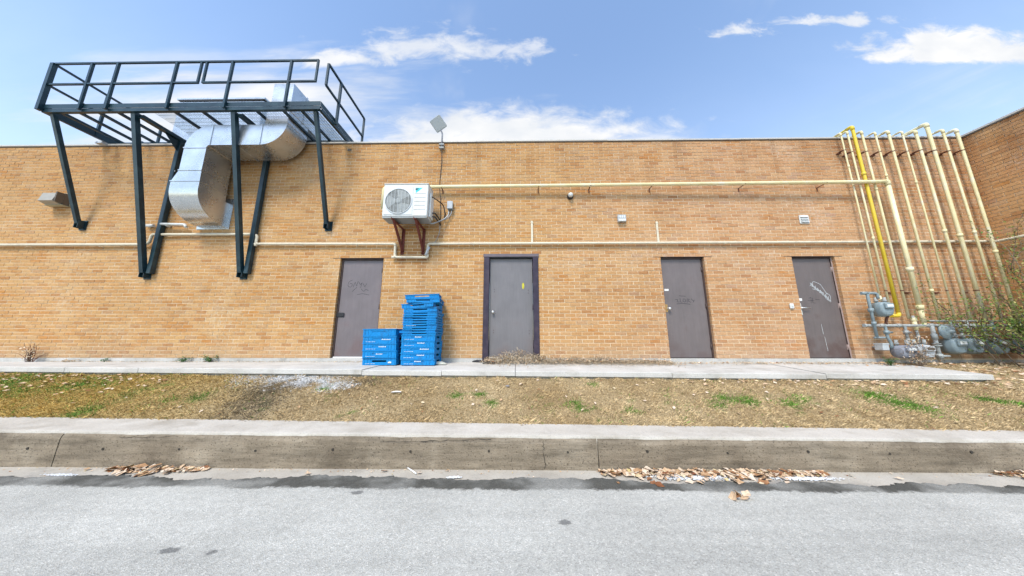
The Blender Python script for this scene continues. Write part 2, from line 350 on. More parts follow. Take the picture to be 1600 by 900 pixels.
# ------------------------------------------------------------------ mesh helper
ORG = {}
def unit(v): v = Vector(v); return v.normalized()
class MB:
    def __init__(s): s.v = []; s.f = []; s.sm = []
    def poly(s, pts, smooth=False):
        i = len(s.v); s.v += [tuple(p) for p in pts]; s.f.append(tuple(range(i, i + len(pts)))); s.sm.append(smooth)
    def box(s, a, b, bev=0.0):
        (x0, y0, z0), (x1, y1, z1) = [min(p, q) for p, q in zip(a, b)], [max(p, q) for p, q in zip(a, b)]
        if not bev:
            i = len(s.v); s.v += [(x, y, z) for x in (x0, x1) for y in (y0, y1) for z in (z0, z1)]
            for q in ((0, 1, 3, 2), (4, 6, 7, 5), (0, 4, 5, 1), (2, 3, 7, 6), (0, 2, 6, 4), (1, 5, 7, 3)):
                s.f.append(tuple(i + k for k in q)); s.sm.append(False)
            return s
        e = bev; pr = [(x0 + e, z0), (x1 - e, z0), (x1, z0 + e), (x1, z1 - e), (x1 - e, z1), (x0 + e, z1), (x0, z1 - e), (x0, z0 + e)]
        cx, cz = (x0 + x1) / 2, (z0 + z1) / 2
        def ring(y, ins): return [(x - ins * (1 if x > cx else -1) if 0 else x + (cx - x) * ins / max(1e-6, (x1 - x0) / 2), y, z + (cz - z) * ins / max(1e-6, (z1 - z0) / 2)) for x, z in pr]
        return s.loft([ring(y0, e), ring(y0 + e, 0), ring(y1 - e, 0), ring(y1, e)], True, True)
    def loft(s, rings, cap0=True, cap1=True, smooth=False, closed=True):
        n = len(rings[0]); i = len(s.v)
        for r in rings: s.v += [tuple(p) for p in r]
        for k in range(len(rings) - 1):
            for j in range(n if closed else n - 1):
                j2 = (j + 1) % n
                s.f.append((i + k * n + j, i + k * n + j2, i + (k + 1) * n + j2, i + (k + 1) * n + j)); s.sm.append(smooth)
        if cap0: s.f.append(tuple(i + j for j in reversed(range(n)))); s.sm.append(False)
        if cap1: s.f.append(tuple(i + (len(rings) - 1) * n + j for j in range(n))); s.sm.append(False)
        return s
    def tube(s, pts, r, n=10, cap=True, radii=None, smooth=True, squash=None):
        pts = [Vector(p) for p in pts]; t0 = (pts[1] - pts[0]).normalized()
        up = Vector((0, 0, 1)) if abs(t0.z) < .9 else Vector((0, 1, 0))
        a = t0.cross(up).normalized(); rings = []
        for k, p in enumerate(pts):
            t = (pts[min(k + 1, len(pts) - 1)] - pts[max(k - 1, 0)]).normalized()
            a = (a - t * a.dot(t)).normalized(); b = t.cross(a)
            rr = radii[k] if radii else r
            rings.append([p + (a * math.cos(2 * math.pi * j / n) + b * math.sin(2 * math.pi * j / n)) * rr for j in range(n)])
        return s.loft(rings, cap, cap, smooth)
    def bar(s, p, q, w, h, side=None):
        """rectangular bar from p to q, w across `side`, h across the third direction"""
        p, q = Vector(p), Vector(q); t = (q - p).normalized()
        sd_ = Vector(side) if side else (Vector((1, 0, 0)) if abs(t.x) < .9 else Vector((0, 1, 0)))
        a = (sd_ - t * sd_.dot(t)).normalized(); b = t.cross(a)
        ring = lambda c: [c + a * (w / 2) * i + b * (h / 2) * j for i, j in ((-1, -1), (1, -1), (1, 1), (-1, 1))]
        return s.loft([ring(p), ring(q)])
    def disc(s, c, axis, r, depth, n=16, r2=None, smooth=True):
        c, ax = Vector(c), unit(axis); up = Vector((0, 0, 1)) if abs(ax.z) < .9 else Vector((1, 0, 0))
        a = ax.cross(up).normalized(); b = ax.cross(a)
        ring = lambda o, q: [o + (a * math.cos(2 * math.pi * j / n) + b * math.sin(2 * math.pi * j / n)) * q for j in range(n)]
        return s.loft([ring(c, r), ring(c + ax * depth, r if r2 is None else r2)], True, True, smooth)
    def lathe(s, c, axis, prof, n=18):
        c, ax = Vector(c), unit(axis); up = Vector((0, 0, 1)) if abs(ax.z) < .9 else Vector((1, 0, 0))
        a = ax.cross(up).normalized(); b = ax.cross(a)
        s.loft([[c + ax * h + (a * math.cos(2 * math.pi * j / n) + b * math.sin(2 * math.pi * j / n)) * max(r, 1e-4) for j in range(n)] for r, h in prof], True, True, True)
        return s
    def prism(s, prof, d, axis='x', at0=0.0):
        """2-D profile extruded along an axis by d starting at at0"""
        def P(u, w, t): return {'x': (t, u, w), 'y': (u, t, w), 'z': (u, w, t)}[axis]
        return s.loft([[P(u, w, at0) for u, w in prof], [P(u, w, at0 + d) for u, w in prof]])
    def build(s, name, m, parent=None, base=None):
        me = bpy.data.meshes.new(name)
        root = parent
        while root is not None and root.parent is not None: root = root.parent
        if root is not None: o0 = ORG[root.name]
        else: o0 = Vector(base) if base is not None else s.bottom()
        me.from_pydata([(x - o0[0], y - o0[1], z - o0[2]) for x, y, z in s.v], [], s.f)
        me.polygons.foreach_set('use_smooth', s.sm)
        me.materials.append(M[m] if isinstance(m, str) else m)
        import bmesh
        bm = bmesh.new(); bm.from_mesh(me); bmesh.ops.recalc_face_normals(bm, faces=bm.faces); bm.to_mesh(me); bm.free()
        ob = bpy.data.objects.new(name, me); col.objects.link(ob)
        if parent is None: ob.location = o0; ORG[ob.name] = Vector(o0)
        else: ob.parent = parent
        return ob
    def bottom(s):
        a = np.array(s.v); return Vector((float((a[:, 0].min() + a[:, 0].max()) / 2), float((a[:, 1].min() + a[:, 1].max()) / 2), float(a[:, 2].min())))
def tag(o, label=None, cat=None, group=None, kind=None):
    if label: o['label'] = label
    if cat: o['category'] = cat
    if group: o['group'] = group
    if kind: o['kind'] = kind
    return o
def thing(name, loc, label, cat, group=None):
    o = bpy.data.objects.new(name, None); col.objects.link(o); o.location = loc; o.empty_display_size = .1
    ORG[o.name] = Vector(loc); return tag(o, label, cat, group)
def rounded(pts, r, seg=5):
    """polyline with its corners rounded by radius r"""
    pts = [Vector(p) for p in pts]; out = [pts[0]]
    for a, b, c in zip(pts, pts[1:], pts[2:]):
        u, w = (a - b), (c - b); k = min(r, u.length * .49, w.length * .49)
        p, q = b + u.normalized() * k, b + w.normalized() * k
        for i in range(seg + 1):
            t = i / seg; out.append(p.lerp(b, t).lerp(b.lerp(q, t), t))
    out.append(pts[-1]); return out
def smooth_noise(x, y, s=1.0, z=0.0): return mnoise.noise(Vector((x * s, y * s, z)))

# ================================================================== SETTING: road, gutter, kerb, lawn, walk
KX = lambda x: -0.0047                                          # slope of the kerb top along x
def kerb_top(x): return .302 - .0047 * x
def kerb_front(x): return -2.752
def kerb_back(x): return -2.345 - .0155 * x
def walk_z(x, y):                                               # concrete walk: level at the wall, falling to its edge
    f = .757 - .0066 * x; return .80 + (f - .80) * min(1, max(0, -y / 1.2))

tag(MB().box((-900, -900, -.8), (900, 900, -.30)).build('ground', 'ground'), kind='structure')
def build_road():
    b = MB(); n = 900; xs = np.concatenate([np.linspace(-45, -8.1, 40), np.linspace(-8, 8, n - 80), np.linspace(8.1, 45, 40)])
    edge = []
    for x in xs:
        e = -2.945 - .020 * max(0, x - 1.5) + .060 * smooth_noise(x, 0, .9) + .055 * smooth_noise(x, 3, 3.1) + .035 * smooth_noise(x, 7, 9) + .022 * smooth_noise(x, 8, 31) + random.uniform(-.006, .006)
        if -1.4 < x + .6 < .9: e += .03
        edge.append(max(-3.16, min(-2.83, e)))
    i = len(b.v)
    for x, e in zip(xs, edge): b.v += [(x, e, .001), (x, e - .02, .008), (x, -3.6, .008), (x, -40, .008)]
    for k in range(n - 1):
        for j in range(3): b.f.append((i + 4 * k + j, i + 4 * k + j + 1, i + 4 * k + j + 5, i + 4 * k + j + 4)); b.sm.append(False)
    tag(b.build('road', 'asphalt', base=(0, -3, 0)), kind='structure')
    g = MB(); g.box((-45, -3.4, -.25), (45, kerb_front(0) + .05, .0)); tag(g.build('gutter', 'gutter', base=(0, -2.9, 0)), kind='structure')
build_road()

def build_kerb():
    root = thing('kerb', (0, -2.5, 0), None, None); tag(root, kind='structure')
    joints = [-45, -26, -20.6, -15.3, -9.9, -4.62, .80, 6.2, 11.6, 17, 45]
    for j0, j1 in zip(joints, joints[1:]):
        a, c = j0, j1
        n = max(2, int((c - a) / .05)) if -10 < j0 < 10 else 6
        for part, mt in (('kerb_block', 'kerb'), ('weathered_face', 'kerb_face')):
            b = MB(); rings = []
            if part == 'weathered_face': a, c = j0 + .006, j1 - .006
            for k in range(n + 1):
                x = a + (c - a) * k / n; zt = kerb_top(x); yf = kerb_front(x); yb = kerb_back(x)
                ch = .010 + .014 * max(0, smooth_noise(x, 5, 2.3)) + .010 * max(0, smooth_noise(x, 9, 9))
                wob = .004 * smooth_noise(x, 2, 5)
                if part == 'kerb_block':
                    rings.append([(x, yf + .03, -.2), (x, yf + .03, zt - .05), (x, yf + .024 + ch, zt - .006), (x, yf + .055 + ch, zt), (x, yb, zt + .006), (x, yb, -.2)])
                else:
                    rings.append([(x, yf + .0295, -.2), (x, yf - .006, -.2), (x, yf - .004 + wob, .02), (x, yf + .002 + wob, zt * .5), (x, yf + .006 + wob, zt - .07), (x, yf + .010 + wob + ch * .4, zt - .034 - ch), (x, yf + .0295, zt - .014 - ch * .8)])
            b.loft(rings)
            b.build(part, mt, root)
        x = a + .45
    hole = None
    for x in np.arange(-9.6, 10, .775):
        b = MB(); cx = x + .03; z = .17 + random.uniform(-.012, .012)
        b.disc((cx, kerb_front(cx) + .004, z), (0, -1, 0), random.uniform(.008, .013), .0075, 8); b.build('tie_hole_shade', 'crack', root)  # proud dark disc stands in for the shade inside the hole
    # the crack beside the joint and the split along the top arris
    def crack(p0, p1, n, jit, w):
        p0, p1 = Vector(p0), Vector(p1); L, Rr = [], []
        for k in range(n + 1):
            t = k / n; p = p0.lerp(p1, t); o = random.uniform(-jit, jit); wd = w * random.uniform(.3, 1.2)
            d = (p1 - p0).normalized(); s_ = d.cross(Vector((0, -1, 0))).normalized()
            L.append(p + s_ * (o - wd)); Rr.append(p + s_ * (o + wd))
        b = MB()
        for k in range(n): b.poly([L[k], Rr[k], Rr[k + 1], L[k + 1]])
        return b
    y = kerb_front(0) - .011
    crack((.26, y, .27), (.28, y, .02), 14, .012, .0035).build('crack', 'crack', root)
    crack((-1.35, y + .008, .245), (-.25, y + .008, .272), 26, .006, .0035).build('crack', 'crack', root)
    crack((-4.0, y + .008, .275), (-3.4, y + .008, .287), 16, .006, .003).build('crack', 'crack', root)
build_kerb()

# ---- lawn: one ground sheet plus its grass blades
def lawn_z(x, y):
    back = kerb_back(x); t = min(1, max(0, (y - back) / (-1.24 - back)))
    foot = .757 - .0066 * x - .086 - .012 * max(0, smooth_noise(x, 0, 1.3))
    z = kerb_top(x) - .012 + (foot - kerb_top(x)) * (t ** .92)
    if y > -1.24:
        if x > 7.25: z = foot + (.79 - foot) * min(1, (y + 1.24) / .9) * min(1, (x - 7.25) / .25)
        else: z = foot - .03
    return z + .018 * smooth_noise(x, y, 1.6) * (1 if -2.3 < y < -1.3 or x > 7.3 else .2) + .006 * smooth_noise(x, y, 9)
GREENS = [(at(u, v, y_), r_ * 1.1, a_ * 1.25) for u, v, y_, r_, a_ in [
    (25, 600, -1.45, .3, .6), (10, 622, -1.75, .25, .45), (120, 606, -1.55, .22, .55), (165, 600, -1.5, .18, .5), (212, 614, -1.75, .16, .5), (308, 622, -1.85, .12, .6), (265, 625, -1.9, .1, .4),
    (130, 648, -2.15, .16, .7), (750, 620, -1.75, .06, 1.3), (766, 634, -1.95, .055, 1.3), (712, 622, -1.75, .07, .8), (900, 640, -2.0, .10, .8), (895, 628, -1.9, .06, .8),
    (1140, 625, -1.8, .14, .9), (1165, 632, -1.85, .14, .9), (1120, 638, -1.95, .1, .7), (1250, 622, -1.8, .12, .6), (1375, 625, -1.75, .20, .9), (1400, 633, -1.85, .20, .9), (1430, 640, -1.95, .16, .8), (1545, 630, -1.8, .12, .9), (1595, 640, -1.9, .12, .8), (1235, 640, -1.95, .10, .8), (990, 645, -2.1, .08, .6), (505, 610, -1.6, .08, .9), (925, 602, -1.45, .06, .9)]]
DARK = [(at(u, v, y_), r_ * 1.15, a_ * 1.2) for u, v, y_, r_, a_ in [(420, 612, -1.65, .30, 1.0), (395, 640, -2.0, .30, .8), (455, 603, -1.5, .22, .9), (545, 607, -1.5, .15, .6), (375, 655, -2.25, .25, .6), (580, 598, -1.4, .12, .7)]]
WHITE = [(at(u, v, y_), r_, a_) for u, v, y_, r_, a_ in [(440, 588, -1.32, .20, 1.6), (480, 592, -1.36, .22, 1.8), (520, 604, -1.5, .18, 1.5), (545, 609, -1.55, .10, 1.2), (395, 585, -1.3, .25, .7), (505, 597, -1.42, .16, 1.5)]]
def blob(lst, x, y):
    v = 0.0
    for p, r_, a_ in lst:
        d2 = ((x - p.x) / r_) ** 2 + ((y - p.y) / (r_ * .8)) ** 2
        if d2 < 9: v = max(v, a_ * math.exp(-d2))
    return v
def lawn_col(x, y, jit=.0):
    n = .5 + .6 * smooth_noise(x, y, 1.1) + .35 * smooth_noise(x, y, 4.5); n = min(1, max(0, n))
    left = min(1, max(0, (-3.2 - x) / 2.5))
    c = np.array((.44, .310, .155)) * (1 - n) + np.array((.62, .475, .275)) * n
    c = c * (1 - .75 * left) + np.array((.56, .370, .090)) * (.75 * left)
    g = min(1, blob(GREENS, x, y) * (0.75 + .5 * smooth_noise(x, y, 7)) + .10 * max(0, smooth_noise(x + 40, y, 2.2)) + left * .12 * max(0, smooth_noise(x, y + 9, 3)))
    if random.random() < g * 1.05: c = np.array((.120, .215, .035)) * random.uniform(.7, 1.6)
    d = min(1, blob(DARK, x, y));
    if random.random() < d: c = c * .45 + np.array((.055, .052, .052)) * .6
    w = min(1, blob(WHITE, x, y) * (.7 + .9 * smooth_noise(x, y, 9)))
    if random.random() < w: c = np.array((.74, .72, .69)) * random.uniform(.8, 1.1)
    return np.clip(c, 0, 1)
def build_lawn():
    xs = np.concatenate([np.arange(-45, -11, 1.0), np.arange(-11, 11, .09), np.arange(11, 46, 1.0)]); ys = np.concatenate([np.arange(-2.50, -1.2, .06), [-1.19, -.9, -.6, -.3, .05]])
    b = MB(); cols = []
    for x in xs:
        for y in ys:
            yy = y if y > -2.49 else kerb_back(x) + .01
            yy = max(yy, kerb_back(x) + .01); b.v.append((x, yy, lawn_z(x, yy))); cols.append((*(lawn_col(x, yy) * .72), 1))
    ny = len(ys)
    for i in range(len(xs) - 1):
        for j in range(ny - 1):
            q = (i * ny + j, (i + 1) * ny + j, (i + 1) * ny + j + 1, i * ny + j + 1); b.f.append(q); b.sm.append(True)
    me = bpy.data.meshes.new('lawn'); me.from_pydata(b.v, [], b.f); me.polygons.foreach_set('use_smooth', b.sm)
    at_ = me.color_attributes.new('tint', 'FLOAT_COLOR', 'POINT'); at_.data.foreach_set('color', np.array(cols, dtype=np.float32).ravel())
    me.materials.append(M['soil']); o = bpy.data.objects.new('lawn', me); col.objects.link(o); tag(o, kind='structure')
    # blades
    V, F, C = [], [], []
    N = 210000
    for k in range(N):
        x = random.uniform(-9.8, 9.8)
        back = kerb_back(x) - .02
        if x > 7.4 and random.random() < .35: y = random.uniform(-1.2, -.05)
        else: y = back + (-1.22 - back) * random.random()
        if x > 7.2 and y > -1.25 and random.random() < .5: continue
        z = lawn_z(x, max(y, kerb_back(x)))
        c = lawn_col(x, y) * random.choice((random.uniform(.5, .9), random.uniform(.9, 1.4)))
        green = c[1] > c[0]
        L = random.uniform(.016, .046) * (1.15 if green else 1); a = random.uniform(0, 2 * math.pi)
        clump = smooth_noise(x, y, 5.5) + .6 * smooth_noise(x + 9, y, 13); L *= max(.55, 1 + 1.1 * clump)
        if y < kerb_back(x) + .05: L *= 1.5
        c = c * (1 + .30 * max(-.9, min(.9, clump)))
        lean = random.uniform(.45, 1.0) if green else random.uniform(.1, .85)
        dx, dy, dz = math.cos(a) * math.sqrt(max(0, 1 - lean * lean)), math.sin(a) * math.sqrt(max(0, 1 - lean * lean)), lean
        if y + dy * L > -1.19 and x < 7.3: dy = -abs(dy)
        w = random.uniform(.0011, .0024); wx, wy = -math.sin(a) * w, math.cos(a) * w
        i = len(V); m_ = .55
        V += [(x - wx, y - wy, z - .004), (x + wx, y + wy, z - .004), (x + dx * L * m_ + wx * .7, y + dy * L * m_ + wy * .7, z + dz * L * m_ + .004), (x + dx * L, y + dy * L, z + dz * L * .9)]
        F += [(i, i + 1, i + 2), (i, i + 2, i + 3)]; cc = (c[0], c[1], c[2], 1); C += [cc] * 4
    me = bpy.data.meshes.new('grass'); me.from_pydata(V, [], F)
    at_ = me.color_attributes.new('tint', 'FLOAT_COLOR', 'POINT'); at_.data.foreach_set('color', np.array(C, dtype=np.float32).ravel())
    me.materials.append(M['grass']); o = bpy.data.objects.new('grass', me); col.objects.link(o)
    tag(o, 'short dry tan grass with scattered green tufts on the bank', 'grass', kind='stuff')
build_lawn()

# ---- concrete walk, slab by slab
def build_walk():
    root = thing('walkway', (0, -.6, .7), None, None); tag(root, kind='structure')
    J = [-30, -19, -13, -10.1, -7.23, -6.03, -2.43, -1.17, -.013, 2.42, 4.77, 7.28]
    for i, (a, c) in enumerate(zip(J, J[1:])):
        a2, c2 = a + .004, c - .004; dz = random.uniform(-.007, .007); b = MB(); n = max(2, int((c2 - a2) / .25)); rings = []
        for k in range(n + 1):
            x = a2 + (c2 - a2) * k / n; zf, zb = walk_z(x, -1.2) + dz, walk_z(x, 0) + dz * .4
            ch = .006 + .006 * abs(smooth_noise(x, 1, 4)); w = .006 * smooth_noise(x, 4, 1.7)
            rings.append([(x, -1.10, zf - .20), (x, -1.12, zf - .078), (x, -1.2 + w, zf - .074 - .004 * smooth_noise(x, 6, 7)), (x, -1.2 + w, zf - ch), (x, -1.2 + w + ch, zf), (x, -.6, (zf + zb) / 2 + .001), (x, .02, zb), (x, .02, zb - .20)])
        b.loft(rings); b.build('slab', 'walk', root)
build_walk()

# ================================================================== BRICK BUILDING
ZB, CRS, BL, JT = .875, .0743, .2225, .010
NROW = 65; ZT = ZB + NROW * CRS                                   # 5.70
XL, XC = -15.0, 10.05                                             # left end built, inside corner
bld = thing('brick_building', (0, .15, .8), 'long tan brick building with four doors and a projecting right wing', 'building')
# openings: x0, x1, rows high
OPEN = {'d1': (-3.755, -2.825, 28), 'd2': (-.675, .475, 29), 'd3': (3.055, 3.965, 28), 'd4': (5.785, 6.672, 28)}
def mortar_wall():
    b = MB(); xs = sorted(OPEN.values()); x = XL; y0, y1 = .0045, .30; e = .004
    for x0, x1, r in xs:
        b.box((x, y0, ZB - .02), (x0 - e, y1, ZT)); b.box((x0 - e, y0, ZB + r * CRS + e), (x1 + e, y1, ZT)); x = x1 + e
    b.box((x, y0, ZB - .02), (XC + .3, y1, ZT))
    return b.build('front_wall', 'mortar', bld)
front = mortar_wall()
def brick_mesh(w, d, h, k):
    b = MB(); rnd = random.Random(k); e = .0022
    j = lambda: rnd.uniform(-.0012, .0012)
    # a pressed-clay brick: slightly uneven front with a worn arris
    outer = [(-w / 2, -h / 2), (w / 2, -h / 2), (w / 2, h / 2), (-w / 2, h / 2)]
    r0 = [(x * (1 - 2 * e / w) + j(), j() * .6, z * (1 - 2 * e / h) + j()) for x, z in outer]
    r1 = [(x + j(), e, z + j()) for x, z in outer]; r2 = [(x, d, z) for x, z in outer]
    b.loft([r0, r1, r2], True, False); return b
def lay_bricks(u0, u1, openings, flip_phase=0.0):
    """(u centre, z centre, width) of every brick in a running bond with its cut pieces"""
    out = []
    for r in range(NROW):
        z = ZB + (r + .5) * CRS; off = (BL / 2 if r % 2 else 0) + flip_phase
        holes = sorted((a, c) for a, c, n in openings if r < n)
        k0 = math.floor((u0 - off) / BL); u = off + k0 * BL
        while u < u1:
            segs = [(max(u, u0) + JT / 2, min(u + BL, u1) - JT / 2)]
            for a, c in holes:
                nxt = []
                for s0, s1 in segs:
                    if s1 <= a or s0 >= c: nxt.append((s0, s1)); continue
                    if s0 < a - .012: nxt.append((s0, a))
                    if s1 > c + .012: nxt.append((c, s1))
                segs = nxt
            for s0, s1 in segs:
                for a, c in holes:
                    if 0 < s0 - c < .03: s0 = c
                    if 0 < a - s1 < .03: s1 = a
                if s1 - s0 > .018: out.append(((s0 + s1) / 2, z, s1 - s0))
            u += BL
    return out
H_ = CRS - JT
def place_bricks(bricks, chosen, to_world, rot, m, parent, ctr):
    """chosen bricks one object each (sharing meshes); the rest joined"""
    protos = {}
    rest = MB()
    full = round(BL - JT, 4)
    for i, (u, z, w) in enumerate(bricks):
        jy = random.uniform(-.0025, .0018)
        if i in chosen:
            key = (round(w, 3), random.randrange(4) if abs(w - full) < .001 else 0)
            if key not in protos:
                pm = brick_mesh(w, .095, H_, hash(key)); me = bpy.data.meshes.new('brick'); me.from_pydata(pm.v, [], pm.f); me.materials.append(m); protos[key] = me
            o = bpy.data.objects.new('brick', protos[key]); col.objects.link(o); o.parent = parent
            o.location = to_world(u, jy, z) - ORG['brick_building']; o.rotation_euler = (0, 0, rot)
        else:
            pm = brick_mesh(w, .095, H_, i); i0 = len(rest.v)
            c, s_ = math.cos(rot), math.sin(rot)
            base = to_world(u, jy, z)
            rest.v += [(base.x + x * c - y * s_, base.y + x * s_ + y * c, base.z + zz) for x, y, zz in pm.v]
            rest.f += [tuple(i0 + q for q in f) for f in pm.f]; rest.sm += [False] * len(pm.f)
    me = bpy.data.meshes.new('brickwork'); g = ORG['brick_building']
    me.from_pydata([(x - g.x, y - g.y, z - g.z) for x, y, z in rest.v], [], rest.f); me.materials.append(m)
    o = bpy.data.objects.new('brickwork', me); col.objects.link(o); o.parent = parent; tag(o, kind='stuff')
fb = lay_bricks(XL, XC - .002, list(OPEN.values()))
order = sorted((i for i, (u, z, w) in enumerate(fb) if -9.2 < u < 6.7 and w > .1 and not (-2.9 < u < -1.5 and z < 2.0)), key=lambda i: (fb[i][1], abs(fb[i][0])))
place_bricks(fb, set(order[:300]), lambda u, j, z: Vector((u, j, z)), 0, M['brick'], front, None)
# wing: side wall from the inside corner towards the road, then its end wall
WY = -2.15
sw = MB(); sw.box((XC + .009, WY + .009, ZB - .25), (XC + .30, .009, ZT + .0)); side = sw.build('side_wall', 'mortar', bld)
sb = lay_bricks(0, -WY, [], .06)
sb += [(u, z - NROW * CRS, w) for u, z, w in sb if z > ZT - 3.5 * CRS]
so = sorted((i for i, q in enumerate(sb) if q[0] < 1.1), key=lambda i: -sb[i][0] + abs(sb[i][1] - 3.8) * .12)
place_bricks(sb, set(so[:300]), lambda u, j, z: Vector((XC + j, -u, z)), R(-90), M['brick_side'], side, None)
ew = MB(); ew.box((XC + .31, WY + .009, ZB - .25), (17, WY + .3, ZT)); end = ew.build('end_wall', 'mortar', bld)
eb = lay_bricks(0, 17 - XC, [], .1); eb += [(u, z - NROW * CRS, w) for u, z, w in eb if z > ZT - 3.5 * CRS]
place_bricks(eb, set(), lambda u, j, z: Vector((XC + u, WY + j, z)), 0, M['brick_side'], end, None)
# footing strip under the wall, roof and coping
f = MB(); f.box((XL, .004, .55), (7.2, .30, ZB)); f.box((7.2, .012, .55), (XC, .30, ZB)); f.build('footing', 'footing', bld)
f = MB(); f.box((XC + .02, WY + .02, .2), (17, WY + .3, ZB - .2501)); f.build('footing', 'footing', bld)
f = MB(); f.box((XL, .31, 5.2), (XC + .3, 14, 5.35)); f.box((XC + .31, WY + .31, 5.2), (17, 14, 5.35)); f.build('roof', 'membrane', bld)
for a, c in zip([XL, -9.9, -6.9, -3.9, -.9, 2.1, 5.1, 8.1], [-9.9, -6.9, -3.9, -.9, 2.1, 5.1, 8.1, XC - .03]):
    dz = random.uniform(-.006, .006); b = MB()
    b.prism([(-.028, ZT + .012 + dz), (-.032, ZT + .040 + dz), (.0, ZT + .052 + dz), (.32, ZT + .056 + dz), (.33, ZT - .02), (.302, ZT - .02), (.302, ZT + .012), (-.004, ZT + .008)], c - a - .003, 'x', a)
    b.build('coping', 'coping', bld)
b = MB(); b.box((XL, -.014, ZT - .003), (XC - .03, .003, ZT + .007)); b.build('drip_edge', 'coping_dark', bld)
b = MB(); b.box((XC - .03, WY - .03, ZT + .012), (XC + .33, .32, ZT + .058), .006); b.build('coping', 'coping', bld)
b = MB(); b.box((XC - .018, WY, ZT - .012), (XC + .003, -.03, ZT + .0118)); b.build('drip_edge', 'coping_dark', bld)
b = MB(); b.box((XC + .331, WY - .03, ZT + .012), (17, WY + .33, ZT + .058)); b.build('coping', 'coping', bld)

# ---- doors
def strokes(paths, y, w, m, parent, name='graffiti'):
    b = MB()
    for pth in paths:
        pts = [Vector((x, y, z)) for x, z in pth]
        if len(pts) > 2: pts = rounded(pts, .03, 4)
        for p, q in zip(pts, pts[1:]):
            d = q - p
            if d.length < 1e-5: continue
            s_ = Vector((-d.z, 0, d.x)).normalized() * w / 2
            b.poly([p - s_, q - s_, q + s_, p + s_])
    return b.build(name, m, parent)
def make_door(key, m, framem, recess, jamb_w, hinge_right, dlabel):
    x0, x1, r = OPEN[key]; zt = ZB + r * CRS; y = recess
    leaf = MB(); leaf.box((x0 + jamb_w + .004, y, ZB + .012), (x1 - jamb_w - .004, y + .045, zt - jamb_w - .004), .003)
    d = leaf.build('door', m, bld); d['label'] = dlabel
    fr = MB()
    fr.box((x0 + .001, y - .012, ZB + .001), (x0 + jamb_w, y + .10, zt - .001)); fr.box((x1 - jamb_w, y - .012, ZB + .001), (x1 - .001, y + .10, zt - .001))
    fr.box((x0 + jamb_w + .0005, y - .0115, zt - jamb_w), (x1 - jamb_w - .0005, y + .10, zt - .001))
    fr.build('door_frame', framem, d)
    bk = MB(); bk.box((x0 + .002, y + .101, ZB), (x1 - .002, y + .14, zt)); bk.build('door_stop', 'frame_brown', d)
    hx = x1 - jamb_w - .004 if hinge_right else x0 + jamb_w + .004
    for hz in (ZB + .22, ZB + 1.05, zt - .26):
        b = MB(); b.tube([(hx, y - .009, hz - .05), (hx, y - .009, hz + .05)], .0095, 8); b.box((hx - .018, y - .0035, hz - .05), (hx + .018, y - .0001, hz + .05))
        b.build('hinge', framem if key != 'd4' else 'frame_pink', d)
    lt = MB(); lt.box((x0 - .16, -.004, zt + .0015), (x1 + .16, .085, zt + .0085)); lt.build('lintel', 'frame_brown', d)
    return d, x0, x1, zt, y
def knob(x, y, z, m, parent, name='knob'):
    b = MB(); b.lathe((x, y, z), (0, -1, 0), [(.034, 0), (.034, .005), (.016, .010), (.013, .030), (.026, .040), (.031, .055), (.026, .070), (.010, .076)], 14); return b.build(name, m, parent)
# first door: rust-edged brown, marker scrawl, latch guard
d, x0, x1, zt, y = make_door('d1', 'door1', 'frame_brown', .07, .035, True, 'scuffed brown steel door with dark marker scrawl')
b = MB(); b.box((x0 + .01, y - .016, 1.705), (x0 + .17, y - .013, 1.795), .001); b.box((x0 + .035, y - .022, 1.715), (x0 + .165, y - .0165, 1.785), .002); b.build('latch_guard', 'black', d)
b = MB(); b.box((x0 + .036, y - .02, ZB + .001), (x1 - .036, y + .05, ZB + .024)); b.build('threshold', 'sticker', d)
gx, gz = x0 + .17, 2.40
strokes([[(gx + .10, gz + .10), (gx + .02, gz + .06), (gx, gz - .03), (gx + .06, gz - .07), (gx + .11, gz - .01), (gx + .07, gz + .03), (gx + .04, gz + .0)],
         [(gx + .12, gz - .06), (gx + .16, gz + .06), (gx + .19, gz - .05), (gx + .22, gz + .07)], [(gx + .11, gz - .16), (gx + .20, gz - .06)], [(gx + .24, gz + .05), (gx + .27, gz - .02), (gx + .31, gz + .05), (gx + .28, gz - .08)],
         [(gx + .33, gz + .02), (gx + .37, gz - .06), (gx + .41, gz + .02)], [(gx + .30, gz - .10), (gx + .36, gz - .16), (gx + .40, gz - .10), (gx + .46, gz - .14)], [(gx + .22, gz - .22), (gx + .34, gz - .20), (gx + .48, gz - .23)]], y - .0012, .007, 'tag_black', d)
# second door: grey leaf in a dark frame standing proud of the wall
x0, x1, r = OPEN['d2']; zt = ZB + r * CRS; y = .055
leaf = MB(); leaf.box((x0 + .125, y, ZB + .03), (x1 - .125, y + .045, zt - .085), .003)
d = leaf.build('door', 'door2', bld); d['label'] = 'plain grey steel door in a dark purple frame'
for a, c in ((x0 + .002, x0 + .118), (x1 - .118, x1 - .002)):
    b = MB(); b.box((a, -.022, ZB - .07), (c, .10, zt - .062), .004); b.build('jamb', 'frame_dark', d)
b = MB(); b.box((x0 - .012, -.026, zt - .06), (x1 + .012, .10, zt + .006), .004); b.build('frame_head', 'frame_head', d)
b = MB(); b.box((x0 + .119, -.004, zt - .082), (x1 - .119, .099, zt - .0605)); b.build('head_stop', 'black', d)
b = MB(); b.box((x0 + .119, .101, ZB - .05), (x1 - .119, .13, zt - .062)); b.build('door_stop', 'frame_brown', d)
knob(x0 + .20, y, 1.80, 'steel', d)
for hz in (1.12, 1.9, 2.72):
    b = MB(); b.tube([(x1 - .121, y - .008, hz - .055), (x1 - .121, y - .008, hz + .055)], .0085, 8); b.build('hinge', 'frame_dark', d)
